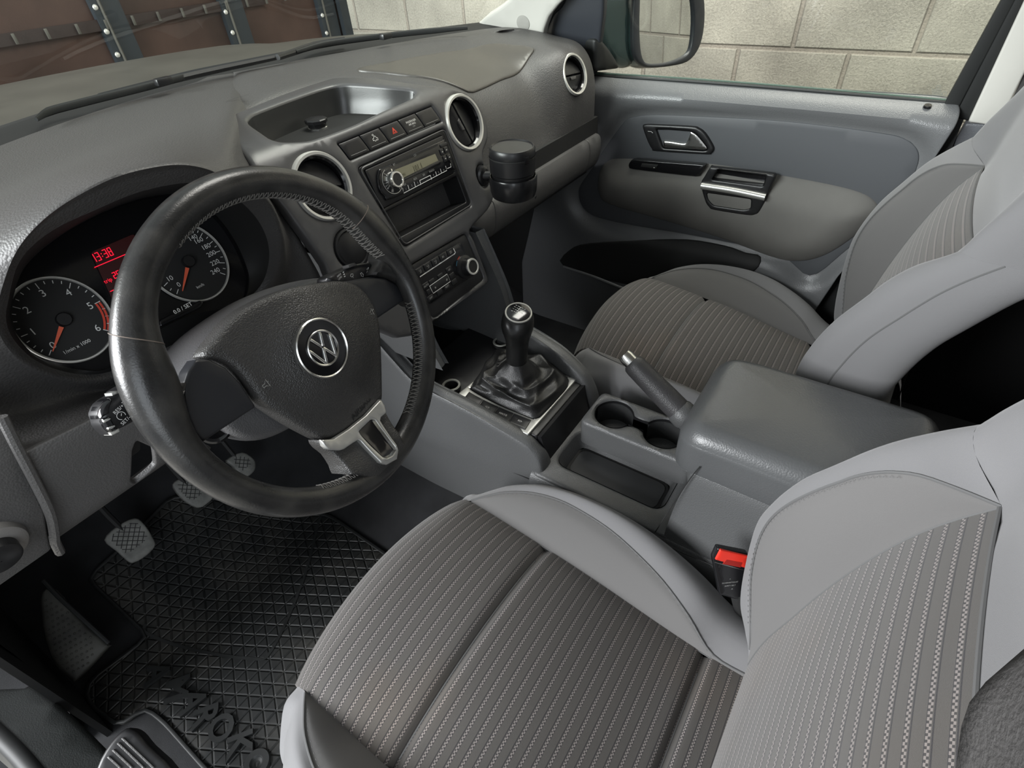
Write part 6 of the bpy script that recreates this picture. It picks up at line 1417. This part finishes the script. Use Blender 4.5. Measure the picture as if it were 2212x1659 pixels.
# ================================================================== WINDSHIELD, BONNET, GARAGE
edge = [(-.80, .90), (-.76, .94), (-.58, 1.02), (-.40, 1.09), (-.20, 1.145), (-.05, 1.175), (.06, 1.185), (.20, 1.145), (.30, 1.11), (.40, 1.075), (.50, 1.035), (.60, .99), (.66, .955), (.72, .90)]
edge = [(-.80, .90)]+[tuple(U(q[0], q[1], z=-.187)[:2]) for q in ((-60, 332), (100, 282), (300, 204), (500, 149))]+[(.06, 1.185), (.20, 1.145), (.30, 1.11), (.40, 1.075), (.50, 1.035), (.60, .99), (.66, .955), (.72, .90)]
E_ = np.array([(x, 1.183-.56*(x-.03)**2) for x in np.linspace(-.80, .74, 40)]); cwl = thing('windshield_cowl', 'black cowl strip along the foot of the windshield', 'cowl', (0, 1.25, -.25))
rows = [[(x, y-.012, -.194) for x, y in E_], [(x*1.01, y+.020, -.188) for x, y in E_], [(x*1.015, y+.085, -.181) for x, y in E_], [(x*1.02, y+.100, -.20) for x, y in E_], [(x*1.06, y+.17, -.245) for x, y in E_]]
grid('cowl_panel', rows, M_['mattblack'], cwl, 3, 1)
ws = struct(grid('window_1', [[(x*1.005, y+.088, -.184) for x, y in E_], [(x*.97, y*.72+.10, .03) for x, y in E_], [(x*.92, y*.25+.27, .28) for x, y in E_]], M_['wsglass'], None, 6, 1))
def wiper(lab, blade, arm_):
    t = thing('windshield_wiper', lab, 'wiper', tuple(blade[0]), 'windshield wipers')
    b = tube('wiper_blade', blade, [.0025]+[.0048]*(len(blade)-2)+[.003], M_['rubber'], t, 8, flat=1.3)
    tube('wiper_arm', arm_, [.006, .0075, .006], M_['black'], t, 8)
    m = (np.array(blade[0])+np.array(blade[-1]))/2; box('wiper_joint', tuple(m+np.array([0, 0, .006])), (.03, .016, .012), M_['black'], t, .003)
def wy_(x): return float(np.interp(x, [e[0] for e in edge], [e[1] for e in edge]))
def wp(q): 
    z = -.170; return U(*q, z=z)
wiper('black wiper on the driver half of the windshield foot, its blade nearest the camera', [wp(q) for q in ((78, 258), (105, 241), (160, 226), (216, 212), (330, 184), (450, 152), (560, 128))], [wp(q) for q in ((216, 210), (420, 160), (600, 122))])
wiper('black wiper reaching up from the passenger half of the windshield foot', [wp(q) for q in ((640, 112), (700, 96), (780, 84), (860, 74), (940, 66), (1010, 60))], [wp(q) for q in ((600, 124), (680, 98), (745, 86))])
bon = thing('car_bonnet', 'dusty pale grey bonnet with the windshield haze painted into its colour', 'bonnet', (0, 1.9, -.4))
rows = []
for y, z in ((1.26, -.250), (1.36, -.234), (1.5, -.224), (1.65, -.220), (1.85, -.227), (2.1, -.255), (2.3, -.29), (2.42, -.40), (2.45, -.60)):
    rows.append([(x, y-.05*(x/.9)**2, z-.035*(x/.9)**2+(.012 if abs(x) < .5 else 0)) for x in (-.95, -.8, -.6, -.45, -.2, 0, .2, .45, .6, .8, .95)])
grid('bonnet_skin', rows, M_['hood'], bon, 5, 3)
# front pillar, cream, with tweeter
ap = thing('windshield_pillar', 'cream cloth covered pillar beside the windshield with a round tweeter', 'pillar', (.72, .85, -.2))
AP = Plane((.715, .85, -.2), (.12, -1, 0), (.28, .0, -1))
if AP.n@(CAMP-AP.o) < 0: AP.n = -AP.n
sheet('pillar_cover', AP, hits(AP, c2((1240, 190), (1262, 172), (1330, 110), (1420, 50), (1480, 0), (1900, -420), (2500, -420), (1990, -150), (1850, -20), (1790, 40), (1735, 110), (1705, 190), (1690, 285), (1500, 260), (1300, 215))), M_['cream'], ap, step=.02, h=0, thick=.03, r=.008)
tc2 = hits(AP, c2((1570, 148)))[0]
tw = sheet('tweeter', AP, [tc2+np.array(v) for v in circ((0, 0), .0185, 36)], mat('tweeter_grille', (.42, .41, .38), .8, noise=3000, bump=.8), ap, step=.01, h=.0012, thick=.003, r=.001)
# garage
def uvquad(nm, P, uv, m_, th=.02):
    P = [np.array(p, float) for p in P]; n = np.cross(P[1]-P[0], P[2]-P[0]); n /= np.linalg.norm(n)
    V = P+[p-n*th for p in P]; F = [(0, 1, 2, 3), (7, 6, 5, 4)]+[(i, (i+1) % 4, 4+(i+1) % 4, 4+i) for i in range(4)]
    return struct(mesh(nm, V, F, m_, None, uv=np.array(list(uv)*2)))
XW = 1.93; jp = U(1790, 108, x=XW); jv = U(1594, 130, x=XW)
zo = jp[2]; yo = jv[1]
y0_, y1_, z0_, z1_ = -6., 3.2, -1.75, 1.6
f = lambda y, z: (-(y-yo)+40*.40, (z-zo)+40*.205)
uvquad('wall_right', [(XW, y0_, z0_), (XW, y1_, z0_), (XW, y1_, z1_), (XW, y0_, z1_)], [f(y0_, z0_), f(y1_, z0_), f(y1_, z1_), f(y0_, z1_)], M_['block'])
uvquad('wall_back', [(-4, -5.2, z0_), (XW, -5.2, z0_), (XW, -5.2, z1_), (-4, -5.2, z1_)], [(-4, z0_), (XW, z0_), (XW, z1_), (-4, z1_)], M_['block'])
st_('floor_garage', [(-5, -6, -1.76), (3, -6, -1.76), (3, 4, -1.76), (-5, 4, -1.76)], M_['gfloor'])
YG = 2.95
gd = thing('garage_door', 'rusty brown sheet metal garage door with riveted black uprights beyond the bonnet', 'garage door', (0, YG, -1.7))
quad('sheet_panel', [(-4, YG, -1.75), (1.93, YG, -1.75), (1.93, YG, 1.5), (-4, YG, 1.5)], M_['brown'], gd, .02)
for px, wd in ((238, .10), (505, .10), (705, .10)):
    x = U(px, 90, y=YG)[0]
    quad('upright', [(x-.02, YG-.03, -1.75), (x+wd*.75+.02, YG-.03, -1.75), (x+wd*.75+.02, YG-.03, 1.5), (x-.02, YG-.03, 1.5)], M_['blackframe'], gd, .03)
    tube('pale_strip', [(x+.012, YG-.034, -1.7), (x+.012, YG-.034, 1.4)], .006, M_['hood'], gd, 6, sm=1)
    for k in range(12):
        z = -.66+k*.085; lathe('rivet', [(.011, 0), (.008, .005), (.0005, .007)], (x-.008, YG-.031, z), (0, -1, 0), M_['ring'], gd, 12)
x = U(730, 60, y=YG)[0]; quad('upright', [(x-.0, YG-.06, -1.75), (x+.16, YG-.06, -1.75), (x+.16, YG-.06, 1.5), (x, YG-.06, 1.5)], M_['blackframe'], gd, .03)
zz = U(120, 72, y=YG)[2]; z2 = U(400, 22, y=YG)[2]
zm = (zz+z2)/2
quad('cross_rail', [(-4, YG-.02, zm-.02), (1.4, YG-.02, zm-.02), (1.4, YG-.02, zm+.02), (-4, YG-.02, zm+.02)], mat('dark_rust', (.025, .014, .012), .6), gd, .012)
xs_ = -1.
for k in range(22):
    x = -.9+k*.115; box('rail_clip', (x, YG-.034, zm), (.010, .008, .035), M_['hood'], gd, .001)
